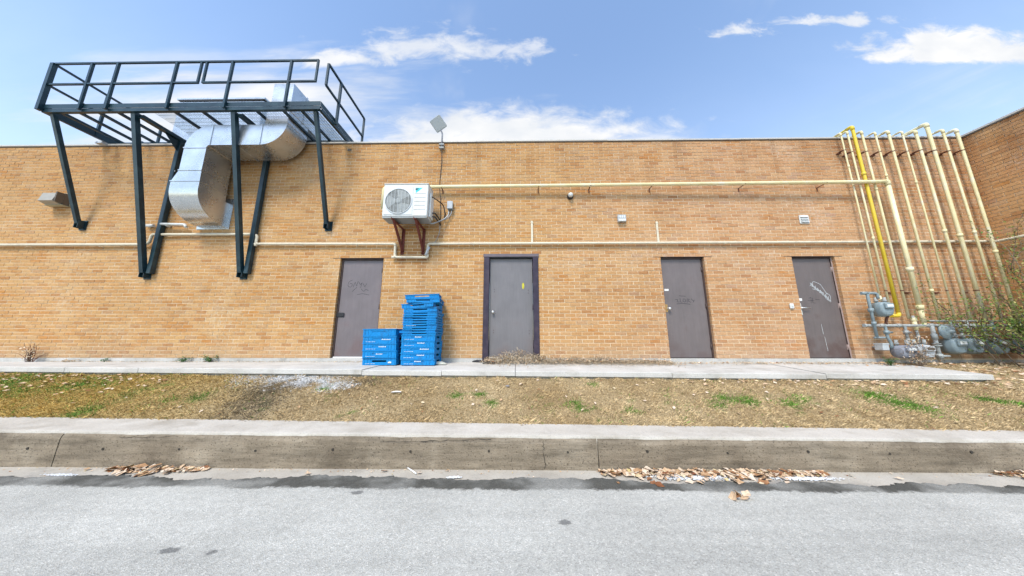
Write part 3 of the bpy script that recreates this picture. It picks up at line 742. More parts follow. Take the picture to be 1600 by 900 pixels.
for bx, bz in ((x0 + .225, 2.23), (x0 + .225, 2.28), (x1 - .215, 2.20), (x1 - .215, 2.26), (x0 + .215, 1.38), (x0 + .215, 1.43), (x1 - .205, 1.36), (x1 - .205, 1.42)):
    b = MB(); b.disc((bx, y + .001, bz), (0, -1, 0), .009, .005, 8); b.build('bolt', 'frame_brown', d)
strokes([[(x1 - .335, 2.40), (x1 - .315, 2.42), (x1 - .30, 2.36), (x1 - .32, 2.28), (x1 - .34, 2.33), (x1 - .335, 2.40)], [(x1 - .32, 2.40), (x1 - .318, 2.30)]], y - .0012, .013, 'tag_yellow', d, 'painted_mark')
b = MB(); b.box((x0 + .119, y - .03, ZB - .05), (x1 - .119, y + .06, ZB + .024)); b.build('threshold', 'footing', d)
# third door: taupe with corroded knob plate
d, x0, x1, zt, y = make_door('d3', 'door3', 'frame_brown', .075, .03, True, 'taupe steel door with corroded knob plate and black scrawl')
b = MB(); b.box((x0 + .012, y - .006, 1.80), (x0 + .085, y - .0001, 1.96), .001); b.build('knob_plate', 'brass', d)
knob(x0 + .10, y, 1.87, 'steel', d)
b = MB(); b.box((x0 + .055, y - .003, 2.245), (x0 + .14, y - .0005, 2.285)); b.build('sticker', 'sticker', d)
gx, gz = x0 + .26, 2.04
strokes([[(gx, gz + .02), (gx + .06, gz + .02), (gx + .02, gz - .03), (gx + .08, gz - .03)], [(gx + .10, gz + .05), (gx + .10, gz - .04), (gx + .15, gz - .03)], [(gx + .17, gz + .04), (gx + .15, gz), (gx + .18, gz - .04), (gx + .22, gz), (gx + .18, gz + .04)],
         [(gx + .24, gz - .04), (gx + .24, gz + .04), (gx + .30, gz + .02), (gx + .25, gz), (gx + .31, gz - .04)], [(gx + .33, gz + .04), (gx + .37, gz - .02), (gx + .40, gz + .03), (gx + .36, gz - .04)], [(gx + .02, gz - .07), (gx + .16, gz - .06), (gx + .30, gz - .08)], [(gx + .08, gz + .10), (gx + .22, gz + .09)]], y - .0012, .008, 'tag_black', d)
# fourth door: umber with lever handle, hinges showing, white scrawl
d, x0, x1, zt, y = make_door('d4', 'door4', 'frame_brown', .075, .03, True, 'umber steel door with lever handle and white scrawl')
b = MB(); b.box((x1 - .029, y - .016, ZB + .002), (x1 - .0015, y - .0125, zt - .002)); b.build('frame_edge', 'frame_pink', d)
b = MB(); b.box((x0 + .04, y - .004, 1.74), (x0 + .085, y - .0001, 1.98), .001); b.build('handle_plate', 'steel', d)
b = MB(); b.lathe((x0 + .07, y, 1.88), (0, -1, 0), [(.036, 0), (.036, .006), (.02, .012), (.018, .045), (.0, .047)], 14); b.tube(rounded([(x0 + .07, y - .04, 1.88), (x0 + .10, y - .055, 1.88), (x0 + .22, y - .052, 1.876)], .02), .0105, 8); b.build('lever_handle', 'steel', d)
b = MB(); b.box((x0 + .035, y - .003, 2.03), (x0 + .125, y - .0005, 2.08)); b.build('sticker', 'sticker', d)
gx, gz = x0 + .36, 2.36
zig = []
for q in range(7):
    ax, az = gx + q * .045, gz - q * .045
    zig.append([(ax, az + .05), (ax + .03, az - .05), (ax + .05, az + .04), (ax + .02, az + .0), (ax + .07, az - .06)])
zig += [[(gx - .02, gz - .02), (gx + .07, gz + .08), (gx + .20, gz + .02), (gx + .30, gz - .20)], [(gx + .02, gz - .08), (gx + .18, gz - .12), (gx + .27, gz - .30), (gx + .33, gz - .34)], [(gx + .28, gz - .16), (gx + .36, gz - .22), (gx + .34, gz - .36)]]
strokes(zig, y - .0012, .0065, 'tag_white', d)
gx, gz = x0 + .27, 2.03
strokes([[(gx, gz + .05), (gx + .05, gz + .08), (gx + .03, gz - .05)], [(gx - .03, gz + .01), (gx + .10, gz + .0)], [(gx + .08, gz + .06), (gx + .06, gz - .04), (gx + .12, gz - .05)], [(gx + .13, gz + .03), (gx + .22, gz + .02)]], y - .0012, .007, 'tag_black', d)
strokes([[(x0 + .42, 1.55), (x0 + .425, 1.35)], [(x0 + .44, 1.30), (x0 + .45, 1.02)]], y - .0012, .005, 'tag_white', d, 'scratch')

# ================================================================== SERVICE PLATFORM ON THE ROOF EDGE
PF, PB, DZ = -.88, 2.3, 5.83                                      # front, back, underside of the deck
PX0, PX1 = at(66, 170, PF).x, at(500, 168, PF).x
plat = thing('service_platform', ((PX0 + PX1) / 2, -.1, 2.7), 'dark teal steel service platform with guardrail propped on the roof edge', 'platform')
def P(name, b, m='teal'): return b.build(name, m, plat)
b = MB(); b.box((PX0, PF, DZ), (PX1, PF + .012, DZ + .075)); b.box((PX0, PF + .0125, DZ), (PX1, PF + .06, DZ + .010)); b.box((PX0, PF + .0125, DZ + .064), (PX1, PF + .06, DZ + .0745)); P('front_channel', b)
b = MB(); b.box((PX0 + .002, PF - .008, DZ + .078), (PX1 - .002, PF, DZ + .175)); toe = P('toe_board', b)
for x, s_ in ((PX0, 1), (PX1, -1)):
    b = MB(); b.box((x, PF + .0605, DZ + .001), (x + .012 * s_, PB, DZ + .076)); b.box((x + .0125 * s_, PF + .0605, DZ + .001), (x + .055 * s_, PB, DZ + .011)); P('side_channel', b)
    b = MB(); b.box((x - .006 * s_, PF + .001, DZ + .079), (x, PB, DZ + .174)); P('toe_board', b)
for u in (88, 116, 146, 176, 222, 266, 309, 352, 395, 437, 466):
    x = at(u, 176, PF).x
    if u in (222, 352): continue
    b = MB(); b.box((x - .022, PF + .061, DZ + .012), (x + .022, PB, DZ + .062)); P('joist', b)
for y in (.06, 1.1, PB):
    b = MB(); b.box((PX0 + .06, y - .03, DZ - .045), (PX1 - .06, y + .03, DZ - .0005)); P('cross_beam', b)
# open bar grating on the right two thirds
b = MB(); gx0, gx1 = at(228, 176, PF).x, PX1 - .03
for x in np.arange(gx0, gx1, .055): b.box((x - .0025, PF + .062, DZ + .0645), (x + .0025, 1.2, DZ + .072))
for y in np.arange(PF + .09, 1.2, .10): b.box((gx0, y - .003, DZ + .0655), (gx1, y + .003, DZ + .0715))
tag(P('grating', b, 'grate'), kind='stuff')
# struts: four rakers to the wall, two posts standing against the wall
RAK = []
for ub, vb, ut in ((121, 349, 85), (222, 426, 213), (376, 426, 366), (513, 350, 490)):
    lo, hi = at(ub, vb, -.09), at(ut, 178, -.80)
    lo.x = hi.x = (lo.x + hi.x) / 2; hi.z = DZ + .02; RAK.append((lo, hi))
for k, (lo, hi) in enumerate(RAK):
    w = .085 if k in (1, 2) else .068
    b = MB(); b.bar(lo, hi, w, w, (1, 0, 0)); st = P('raking_strut', b)
    b = MB(); b.box((lo.x - .075, -.016, lo.z - .13), (lo.x + .075, -.0035, lo.z + .09)); b.box((lo.x - w / 2 - .012, -.12, lo.z - .10), (lo.x - w / 2 - .001, -.0165, lo.z + .07)); b.box((lo.x + w / 2 + .001, -.12, lo.z - .10), (lo.x + w / 2 + .012, -.0165, lo.z + .07))
    for dx, dz in ((-.05, -.1), (.05, -.1), (-.05, .06), (.05, .06)): b.disc((lo.x + dx, -.016, lo.z + dz), (0, -1, 0), .012, .01, 6)
    b.build('wall_plate', 'teal', st)
    if k in (1, 2):
        b = MB(); px = lo.x + .115; b.box((px - .045, -.11, lo.z - .02), (px + .045, -.02, DZ - .075), .006); P('wall_post', b)
        b = MB(); b.box((px - .05, PF + .1, DZ - .07), (px + .05, .55, DZ - .001)); P('bearer', b)
        b = MB(); b.prism([(-.11, DZ - .072), (-.38, DZ - .072), (-.11, DZ - .34)], .012, 'x', px - .006); P('gusset', b)
# guardrail
RT, RM = 6.965, 6.455
ups = [at(u, 100, PF).x for u in (90, 150, 190, 281, 367, 458)]
def sq(p, q, w=.045): return MB().bar(p, q, w, w, (0, 1, 0) if abs(Vector(q).x - Vector(p).x) < .5 else (0, 0, 1))
for i, x in enumerate(ups): P('guard_post', sq((x, PF - .034, DZ + .02), (x, PF - .034, RT), .042 if i else .07))
mid0, mid1, endx = at(319, 100, PF).x, at(327, 100, PF).x, at(499, 100, PF).x
for a, c in ((ups[0], mid0), (mid1, endx)):
    P('rail', MB().bar((a - .017, PF - .034, RM), (c + .017, PF - .034, RM), .034, .034, (0, 1, 0)))
P('rail', MB().bar((ups[0] - .02, PF - .034, RT), (endx + .017, PF - .034, RT), .034, .034, (0, 1, 0)))
for x in (mid0, mid1, endx): P('rail_end', sq((x, PF - .034, RM + .022), (x, PF - .034, RT - .022), .034))
# left and right side rails run back over the roof
for z in (RT, RM): P('rail', MB().bar((ups[0], PF - .01, z), (ups[0], 2.0, z), .038, .038, (1, 0, 0)))
for y in (-.12, .9): P('guard_post', sq((ups[0], y, DZ + .02), (ups[0], y, RT - .02)))
xr = PX1 + .035
for z in (RT - .02, RM - .03): P('rail', MB().bar((xr, PF + .03, z), (xr, .56, z - .07), .038, .038, (1, 0, 0)))
P('rail_end', sq((xr, PF + .03, RM - .03), (xr, PF + .03, RT - .02), .038)); P('rail_end', sq((xr, .56, DZ + .08), (xr, .56, RT - .09), .04)); P('guard_post', sq((xr, -.42, DZ + .03), (xr, -.42, RT - .05), .045))
P('guard_post', sq((at(196, 210, 1.0).x, 1.35, DZ), (at(196, 210, 1.0).x, 1.35, 6.9), .04))

# ---- galvanised fan housing lying on the deck behind the rail
b = MB(); q0, q1 = at(277, 152, .15), at(414, 152, .15)
fan = thing('rooftop_fan_housing', ((q0.x + q1.x) / 2, .6, DZ + .09), 'long low galvanised housing on the platform deck behind the rail', 'housing')
b = MB(); b.box((q0.x + .04, .18, DZ + .09), (q1.x - .04, 1.0, q0.z - .10), .006); b.build('casing', 'galv', fan)
b = MB(); b.box((q0.x, .15, q0.z - .07), (q1.x, 1.05, q0.z - .02), .004); b.build('lid', 'galv', fan)
b = MB(); b.box((q0.x + .05, .16, q0.z - .0995), (q1.x - .05, .175, q0.z - .0705)); b.build('lid_seam', 'black', fan)

# ================================================================== GALVANISED DUCT
dx0, dx1, dyf, dyb = -6.98, -6.385, -.655, -.075
duct = thing('sheet_metal_duct', (-6.0, -.35, 3.6), 'big galvanised sheet metal duct bending from the wall up through the platform', 'duct')
def ring4(x0, x1, y0, y1, z0, z1=None, slope=0): pass
def D_(name, rings, m='galv'):
    b = MB(); n = len(rings)
    for j in range(4):                                            # each curved sheet shades smoothly, its edges stay crisp
        j2 = (j + 1) % 4; b.loft([[r[j], r[j2]] for r in rings], False, False, n > 3, closed=False)
    return b.build(name, m, duct)
def flange(r, grow, ax, t=.012):
    """a raised standing seam round a duct ring"""
    c = sum((Vector(p) for p in r), Vector()) / 4; b = MB(); off = Vector(ax) * t
    out = [Vector(p) + (Vector(p) - c).normalized() * grow for p in r]
    b.loft([[p - off for p in out], [p + off for p in out]]); return b.build('seam', 'galv', duct)
zc, yc, Ro, Ri = 4.25, -.085, .57, .03
def lowring(t): return [(dx0, yc - Ro * math.cos(t), zc - Ro * math.sin(t)), (dx1, yc - Ro * math.cos(t), zc - Ro * math.sin(t)), (dx1, yc - Ri * math.cos(t), zc - Ri * math.sin(t)), (dx0, yc - Ri * math.cos(t), zc - Ri * math.sin(t))]
D_('collar', [[(x, .0, z) for x, y, z in lowring(R(90))], lowring(R(90))])
D_('lower_elbow', [lowring(R(90) * (1 - k / 12)) for k in range(13)])
r_a = [(dx0, dyf, 4.25), (dx1, dyf, 4.25), (dx1, yc - Ri, 4.25), (dx0, yc - Ri, 4.25)]
up = lambda z, l=dx0, rr=dx1: [(l, dyf, z), (rr, dyf, z), (rr, yc - Ri, z), (l, yc - Ri, z)]
D_('riser', [up(4.25), up(4.40)]); D_('transition', [up(4.40), up(4.64, -6.865, -6.395)]); D_('riser', [up(4.64, -6.865, -6.395), up(5.15, -6.865, -6.395)])
flange(up(4.40), .016, (0, 0, 1), .010); flange(up(4.64, -6.865, -6.395), .016, (0, 0, 1), .010); flange(up(5.15, -6.865, -6.395), .016, (0, 0, 1), .010)
xc, zc2, Ro2, Ri2 = -6.345, 5.16, .52, .05
def er(t, xc_, zc_, ro, ri, sx, sz): # bend in the plane of the wall
    o = (xc_ + sx * ro * math.cos(t), zc_ + sz * ro * math.sin(t)); i_ = (xc_ + sx * ri * math.cos(t), zc_ + sz * ri * math.sin(t))
    return [(o[0], dyf, o[1]), (i_[0], dyf, i_[1]), (i_[0], yc - Ri, i_[1]), (o[0], yc - Ri, o[1])]
D_('upper_elbow', [er(R(90) * k / 12, xc, zc2, Ro2, Ri2, -1, 1) for k in range(13)])
hr = lambda x: [(x, dyf, 5.68), (x, dyf, 5.21), (x, yc - Ri, 5.21), (x, yc - Ri, 5.68)]
D_('run', [hr(-6.345), hr(-5.80)]); D_('run', [hr(-5.80), hr(-5.30)])
for x in (-6.345, -5.81, -5.30): flange(hr(x), .018, (1, 0, 0), .016)
D_('end_elbow', [er(R(90) * (1 - k / 12), -5.30, 5.73, .52, .05, 1, -1) for k in range(13)])
flange([(-5.25, dyf, 5.73), (-4.78, dyf, 5.73), (-4.78, yc - Ri, 5.73), (-5.25, yc - Ri, 5.73)], .012, (0, 0, 1))
tz = at(450, 131, dyf).z
b = MB(); b.box((-5.25, dyf, 5.73), (-4.78, yc - Ri, DZ + .18)); b.build('riser', 'galv', duct)
b = MB(); b.box((-5.20, dyf - .004, DZ + .181), (-4.765, 1.2, tz), .004); b.build('roof_run', 'galv', duct)
b = MB(); b.box((-5.215, -.30, DZ + .181), (-4.75, -.27, tz + .012)); b.build('seam', 'galv', duct)
b = MB(); b.box((dx0 - .05, -.012, zc - Ro - .05), (dx1 + .08, -.0035, zc + .09)); b.build('wall_flange', 'galv', duct)
for a in (dx0 + .04, dx1 - .04):
    for k in range(5):
        b = MB(); b.disc((a, dyf - .0005, 4.30 + k * .02 + (k > 2) * .25), (0, -1, 0), .006, .004, 6); b.build('rivet', 'steel', duct)

# ================================================================== CONDENSER ON ITS BRACKETS
AX0, AX1, AZ0, AZ1, AF, AB = -2.665, -1.765, 3.625, 4.365, -.56, -.235
ac = thing('air_conditioner', ((AX0 + AX1) / 2, (AF + AB) / 2, AZ0), 'white outdoor air conditioning unit with round fan grille and cyan logo', 'air conditioner')
b = MB(); b.box((AX0, AF, AZ0 + .03), (AX1, AB, AZ1 - .025), .012); cas = b.build('casing', 'white', ac)
b = MB(); b.box((AX0 - .008, AF - .008, AZ1 - .0245), (AX1 + .008, AB + .006, AZ1), .010); b.build('top_cover', 'white', ac)
b = MB(); b.box((AX0 + .006, AF + .012, AZ0), (AX1 - .006, AB - .01, AZ0 + .0295)); b.build('base_pan', 'fan', ac)
fc = Vector((AX0 + .315, AF, (AZ0 + AZ1) / 2 - .02)); FR = .262
b = MB(); b.box((AX0 + .028, AF - .007, AZ0 + .065), (AX0 + .602, AF - .0005, AZ1 - .075), .003); b.build('fan_panel', 'grey_panel', ac)
b = MB(); b.disc((fc.x, AF - .0075, fc.z), (0, -1, 0), FR, .002, 40); fanp = b.build('fan_opening', 'fan_dark', ac)
b = MB(); n = 40
ringo = lambda r, y: [(fc.x + r * math.cos(2 * math.pi * k / n), y, fc.z + r * math.sin(2 * math.pi * k / n)) for k in range(n)]
b.loft([ringo(FR + .014, AF - .008), ringo(FR + .012, AF - .022), ringo(FR - .002, AF - .022), ringo(FR - .002, AF - .008)], False, False, True); b.build('bell_mouth', 'grey_panel', ac)
for k in range(3):
    b = MB(); a0 = k * 2.094 + .5; outer = []; inner = []
    for j in range(9):
        a = a0 + j * .155; outer.append((fc.x + (FR - .02) * math.cos(a), AF - .0105 - .004 * (j / 8), fc.z + (FR - .02) * math.sin(a))); inner.append((fc.x + .05 * math.cos(a - .2), AF - .0105 - .004 * (j / 8), fc.z + .05 * math.sin(a - .2)))
    b.loft([inner, outer], False, False, True, closed=False); b.build('fan_blade', 'fan', ac)
b = MB(); b.lathe((fc.x, AF - .009, fc.z), (0, -1, 0), [(.06, 0), (.06, .006), (.04, .012), (0, .013)], 18); b.build('fan_hub', 'fan', ac)
b = MB()
for q in np.arange(-FR + .02, FR, .027):
    h = math.sqrt(max(0, FR * FR - q * q)); b.bar((fc.x - h, AF - .025, fc.z + q), (fc.x + h, AF - .025, fc.z + q), .003, .003)
for q in np.linspace(-.21, .21, 7):
    h = math.sqrt(FR * FR - q * q); b.bar((fc.x + q, AF - .029, fc.z - h), (fc.x + q, AF - .029, fc.z + h), .004, .004)
b.build('grille', 'grille', ac)
lx, lz = AX0 + .645, AZ1 - .10
b = MB(); b.poly([(lx, AF - .0015, lz), (lx + .145, AF - .0015, lz), (lx + .01, AF - .0015, lz - .115)]); b.build('logo', 'logo_cyan', ac)
b = MB(); b.poly([(lx, AF - .003, lz - .012), (lx + .072, AF - .003, lz - .012), (lx + .022, AF - .003, lz - .055), (lx, AF - .003, lz - .055)]); b.build('logo', 'logo_dark', ac)
for q in range(5):
    b = MB(); z = AZ0 + .17 + q * .085; b.box((AX0 + .63, AF - .003, z), (AX0 + .86, AF - .0005, z + .006)); b.build('panel_rib', 'fan', ac)
b = MB(); b.box((AX1 + .0005, AF + .10, AZ0 + .06), (AX1 + .035, AB - .02, AZ1 - .16), .012); b.build('service_cover', 'white', ac)
for z in (AZ0 + .12, AZ0 + .20):
    b = MB(); b.tube(rounded([(AX1 + .03, AB - .09, z), (AX1 + .09, AB - .09, z), (AX1 + .13, -.10, z - .04), (AX1 + .13, -.02, z - .05)], .04), .014, 8); b.build('refrigerant_line', 'black', ac)
for k, (x, side_) in enumerate(((-2.43, 'left'), (-1.985, 'right'))):
    br = thing('steel_bracket', (x, -.25, 3.05), 'rusty red steel bracket under the air conditioner, nearer the ' + ('first door' if k == 0 else 'grey junction box'), 'bracket', 'condenser brackets')
    b = MB(); b.box((x - .028, -.60, AZ0 - .0445), (x + .028, -.02, AZ0 - .0385)); b.box((x - .028, -.60, AZ0 - .0380), (x - .022, -.02, AZ0 - .002)); b.build('arm', 'rust', br)
    b = MB(); b.box((x - .028, -.012, 3.03), (x + .028, -.0035, AZ0 - .03)); b.box((x - .028, -.04, 3.03), (x - .022, -.0125, AZ0 - .046)); b.build('wall_leg', 'rust', br)
    b = MB(); b.bar((x + .005, -.56, AZ0 - .05), (x + .005, -.02, 3.09), .045, .008, (1, 0, 0)); b.bar((x + .024, -.54, AZ0 - .05), (x + .024, -.02, 3.10), .007, .035, (1, 0, 0)); b.build('brace', 'rust', br)
    for z in (3.06, 3.3):
        b = MB(); b.disc((x + .006, -.012, z), (0, -1, 0), .011, .009, 6); b.build('bolt', 'rust', br)

# ---- junction box, conduit loops, cables
q = at(703, 321, -.09)
jb = thing('junction_box', (q.x, -.05, q.z - .08), 'small grey electrical disconnect box right of the air conditioner', 'electrical box')
b = MB(); b.box((q.x - .055, -.095, q.z - .085), (q.x + .055, -.0035, q.z + .095), .006); b.build('box', 'meter', jb)
b = MB(); b.box((q.x - .06, -.104, q.z - .075), (q.x + .06, -.0955, q.z + .10), .003); b.build('cover', 'conduit', jb)
b = MB(); b.tube(rounded([(q.x - .03, -.05, q.z - .085), (q.x - .03, -.06, q.z - .22), (q.x - .12, -.10, q.z - .33), (AX1 + .05, -.22, AZ0 + .02), (AX1 - .03, -.26, AZ0 - .004)], .10, 6), .013, 8); tag(b.build('flexible_conduit', 'conduit'), 'grey flexible conduit looping from the junction box under the air conditioner', 'conduit')
b = MB(); b.tube(rounded([(q.x + .03, -.05, q.z - .086), (q.x + .03, -.06, q.z - .18), (q.x - .06, -.05, q.z - .30), (q.x - .14, -.03, q.z - .30)], .08, 6), .010, 8); tag(b.build('flexible_conduit', 'conduit'), 'short grey conduit curling from the right of the junction box', 'conduit')
b = MB(); b.tube(rounded([(AX1 + .03, AF + .14, AZ1 - .22), (AX1 + .12, -.30, AZ1 - .24), (q.x - .14, -.06, q.z + .02), (q.x - .11, -.04, q.z - .2), (q.x - .13, -.03, q.z - .30)], .12, 6), .011, 8); tag(b.build('power_cable', 'cable'), 'thick black cable drooping from the side of the air conditioner', 'cable')
q2 = at(690, 225, -.05); q3 = at(693, 345, -.03)
b = MB(); pts = [(q2.x + .01, -.05, 5.50), (q2.x + .015, -.02, 5.2), (q2.x - .005, -.018, 4.8), (q2.x + .02, -.13, 4.56), (q2.x + .03, -.02, 4.3), (q2.x + .05, -.018, 3.9), (q2.x + .045, -.02, q3.z)]
b.tube(rounded(pts, .1), .007, 6); tag(b.build('antenna_cable', 'cable'), 'thin black cable running down the wall from the flat antenna', 'cable')
b = MB(); b.tube(rounded([(q2.x + .046, -.02, q3.z - .09), (q2.x + .045, -.015, q3.z - .25), (q2.x - .02, -.015, q3.z - .45), (q2.x - .10, -.015, q3.z - .56)], .1), .006, 6); tag(b.build('ground_wire', 'conduit'), 'short pale wire hanging below the junction box', 'wire')

# ---- flat square antenna on a mast at the roof edge
ant = thing('flat_antenna', (q2.x, -.05, 5.5), 'square grey panel antenna tilted on a mast above the roof edge', 'antenna')
c = at(685, 193.5, -.12); s_ = .235; th = R(0)
fw = Vector((.22, -1, -.42)).normalized(); ua = (Vector((.78, .0, .62)) - fw * Vector((.78, 0, .62)).dot(fw)).normalized(); va = fw.cross(ua)
b = MB(); e = .03; out2 = [(-s_ + e, -s_), (s_ - e, -s_), (s_, -s_ + e), (s_, s_ - e), (s_ - e, s_), (-s_ + e, s_), (-s_, s_ - e), (-s_, -s_ + e)]
s2 = .60
rg = lambda k, off: [c + (ua * u * k + va * v * k) * s2 + fw * off for u, v in out2]
b.loft([rg(.94, .03), rg(1, .018), rg(1, -.012), rg(.92, -.025)]); b.build('panel', 'antenna', ant)
b = MB(); b.tube(rounded([(q2.x + .005, -.05, 5.52), (q2.x + .005, -.05, 5.92), (c.x + .02, -.09, c.z - .06)], .03), .018, 8); b.build('mast', 'meter_violet', ant)
for z in (5.55, 5.63):
    b = MB(); b.box((q2.x - .05, -.075, z - .012), (q2.x + .06, -.0035, z + .012)); b.build('clamp', 'pipe_grey', ant)
b = MB(); b.box((c.x - .03, -.10, c.z - .12), (c.x + .05, -.04, c.z + .02), .006); b.build('tilt_head', 'meter_violet', ant)

# ================================================================== PIPES ALONG THE WALL
def clips(root, pts, m='frame_brown', r=.03):
    for x, z in pts:
        b = MB(); b.box((x - .012, -.09, z - r - .035), (x + .012, -.0035, z - r + .004)); b.build('pipe_clip', m, root)
# pale yellow gas main: from behind the condenser to the pipe bank, down to the meters
g = thing('yellow_gas_main', (2.5, -.12, 1.7), 'long pale yellow gas pipe running high across the wall and down to the meters', 'pipe')
zy = 4.545; xe = 7.86
b = MB(); b.tube(rounded([(-2.90, -.10, 4.06), (-2.90, -.10, zy), (7.60, -.20, zy - .01), (xe, -.21, zy - .012)], .075, 6), .037, 12)
b.tube([(-2.90, -.10, 4.06), (-2.90, -.005, 4.05)], .033, 10); b.build('run', 'cream_yellow', g)
b = MB(); b.tube(rounded([(xe - .06, -.21, zy - .012), (xe, -.21, zy - .012), (xe, -.21, zy - .1)], .055, 6), .045, 12); b.build('elbow', 'cream_yellow', g)
b = MB(); b.tube([(xe, -.21, zy - .09), (xe - .01, -.21, 1.86)], .037, 12); b.build('drop', 'cream_yellow', g)
for z in (1.86, 2.62): 
    b = MB(); b.tube([(xe - .008, -.21, z - .04), (xe - .008, -.21, z + .04)], .053, 12); b.build('coupling', 'cream_yellow', g)
b = MB(); b.tube([(xe - .01, -.21, 1.83), (xe - .01, -.21, 1.56)], .036, 12); b.build('drop', 'cream_yellow', g)
for x in (-1.62, .50, 1.62, 2.95, 4.9, 6.6):
    b = MB(); yy = -.10 - (x + 2.9) * .0095; b.box((x - .010, yy - .034, zy - .036), (x + .010, -.0035, zy - .031)); b.box((x - .011, -.012, zy - .11), (x + .011, -.0035, zy - .0365)); b.build('hanger', 'pipe_rust', g)
# cream condensate line with its jogs
cp = thing('cream_pipe', (0, -.06, 3.0), 'thin cream pipe running the length of the wall above the doors', 'pipe')
zl = 3.265; cy = -.055
P1 = [(-14.9, cy, zl + .02), (-8.02, cy, zl + .004), (-7.95, cy, zl + .05), (-7.93, cy, 3.495), (-5.66, cy, 3.490), (-5.60, cy, 3.45), (-5.60, cy, zl + .005), (-2.575, cy, zl - .01), (-2.565, cy, 2.96), (-1.885, cy, 2.955), (-1.87, cy, zl - .012), (XC - .06, cy, zl - .015), (XC - .06, WY + .1, zl - .015)]
b = MB(); b.tube(rounded(P1, .05, 5), .0275, 10); b.build('pipe', 'cream', cp)
for x, z in ((-2.575, zl - .01), (-2.565, 2.96), (-1.885, 2.955), (-5.60, zl + .005)):
    b = MB(); b.tube(rounded([(x - .06 if x < -2.5 else x - .055, cy, z), (x, cy, z), (x, cy, z + (.05 if z < 3.1 else -.05))], .04), .029, 10) if x != -1.885 else b.tube(rounded([(x - .05, cy, z), (x + .008, cy, z), (x + .012, cy, z + .06)], .04), .031, 10); b.build('elbow', 'cream', cp)
for x in (-10.6, -9.0, -4.6, -3.4, -.9, .9, 2.2, 4.4, 6.5, 8.8):
    b = MB(); b.box((x - .012, cy - .026, zl - .044), (x + .012, -.0035, zl - .036)); b.build('pipe_clip', 'cream', cp)
b = MB(); b.tube(rounded([(-1.90, cy - .035, 2.99), (-1.86, cy - .04, 3.10), (-1.835, cy - .03, 3.17)], .03), .026, 8); b.build('union', 'meter_pale', cp)
# two short cream risers above the line
for (u, v, w, lab) in ((831, 345, 378, 'short cream vertical strip on the wall above the grey framed door'), (1026, 346, 378, 'short cream vertical strip on the wall above and left of the taupe door')):
    p, q = at(u, v, -.02), at(u + 2, w, -.02)
    b = MB(); b.box((p.x - .022, -.024, q.z - .02), (p.x + .022, -.0035, p.z), .004); b.box((p.x - .028, -.03, p.z - .05), (p.x + .028, -.0245, p.z - .03)); tag(b.build('conduit_strip', 'cream'), lab, 'conduit', 'short risers on the cream pipe')
# bent white stub beside the duct
p, q = at(252, 349, -.10), at(289, 351, -.10)
st = thing('vent_stub', (p.x, -.08, p.z - .1), 'bent white plastic pipe stub on the wall left of the duct', 'pipe')
b = MB(); b.tube(rounded([(p.x, -.10, p.z - .015), (q.x, -.10, p.z - .03), (q.x + .04, -.10, p.z - .10)], .05), .028, 10); b.build('pipe', 'white', st)
b = MB(); b.tube([(p.x + .10, -.10, p.z - .02), (p.x + .09, -.005, p.z - .03)], .033, 10); b.build('wall_elbow', 'white', st)
p2 = at(232, 351, -.06); b = MB(); b.tube([(p2.x - .05, -.05, p2.z - .02), (p2.x + .11, -.05, p2.z - .02)], .03, 10); b.tube([(p2.x + .0, -.05, p2.z - .03), (p2.x, -.005, p2.z - .03)], .026, 10); tag(b.build('vent_stub', 'white'), 'short white pipe stub half hidden behind the platform prop', 'pipe')

# ---- the bank of vertical pipes climbing over the roof edge
BANK = [ # x, radius, bottom z, material, top z, stand-off, description
    (7.25, .0150, 2.08, 'cream_yellow', 5.84, -.12, 'thinnest leftmost pale yellow pipe of the vertical bank'),
    (7.375, .0165, 1.80, 'cream_yellow', 5.86, -.14, 'pale yellow vertical pipe just left of the bright yellow one'),
    (7.495, .0285, 1.74, 'yellow', 5.97, -.15, 'only bright yellow vertical pipe of the bank'),
    (7.685, .0205, 1.64, 'cream_yellow', 5.86, -.14, 'pale yellow vertical pipe just right of the bright yellow one'),
    (7.99, .0165, 1.62, 'cream_yellow', 5.84, -.13, 'slender pale pipe just right of the gas main drop'),
    (8.265, .0225, 1.60, 'cream_yellow', 5.86, -.14, 'medium pale yellow pipe, sixth of the vertical bank from the left'),
    (8.565, .0155, 1.60, 'cream_yellow', 5.85, -.14, 'slender pale yellow pipe, seventh of the vertical bank from the left'),
    (8.86, .0245, 1.58, 'cream_yellow', 5.86, -.14, 'medium pale pipe just left of the tallest one in the bank'),
    (9.125, .0310, 1.58, 'cream_yellow', 6.02, -.15, 'tallest thick pale pipe towards the right of the bank'),
    (9.455, .0215, 1.58, 'cream_yellow', 5.88, -.14, 'pale pipe, second from the wing wall in the vertical bank'),
    (9.75, .0265, 1.58, 'cream_yellow', 5.88, -.14, 'rightmost pale pipe of the bank, nearest the wing wall')]
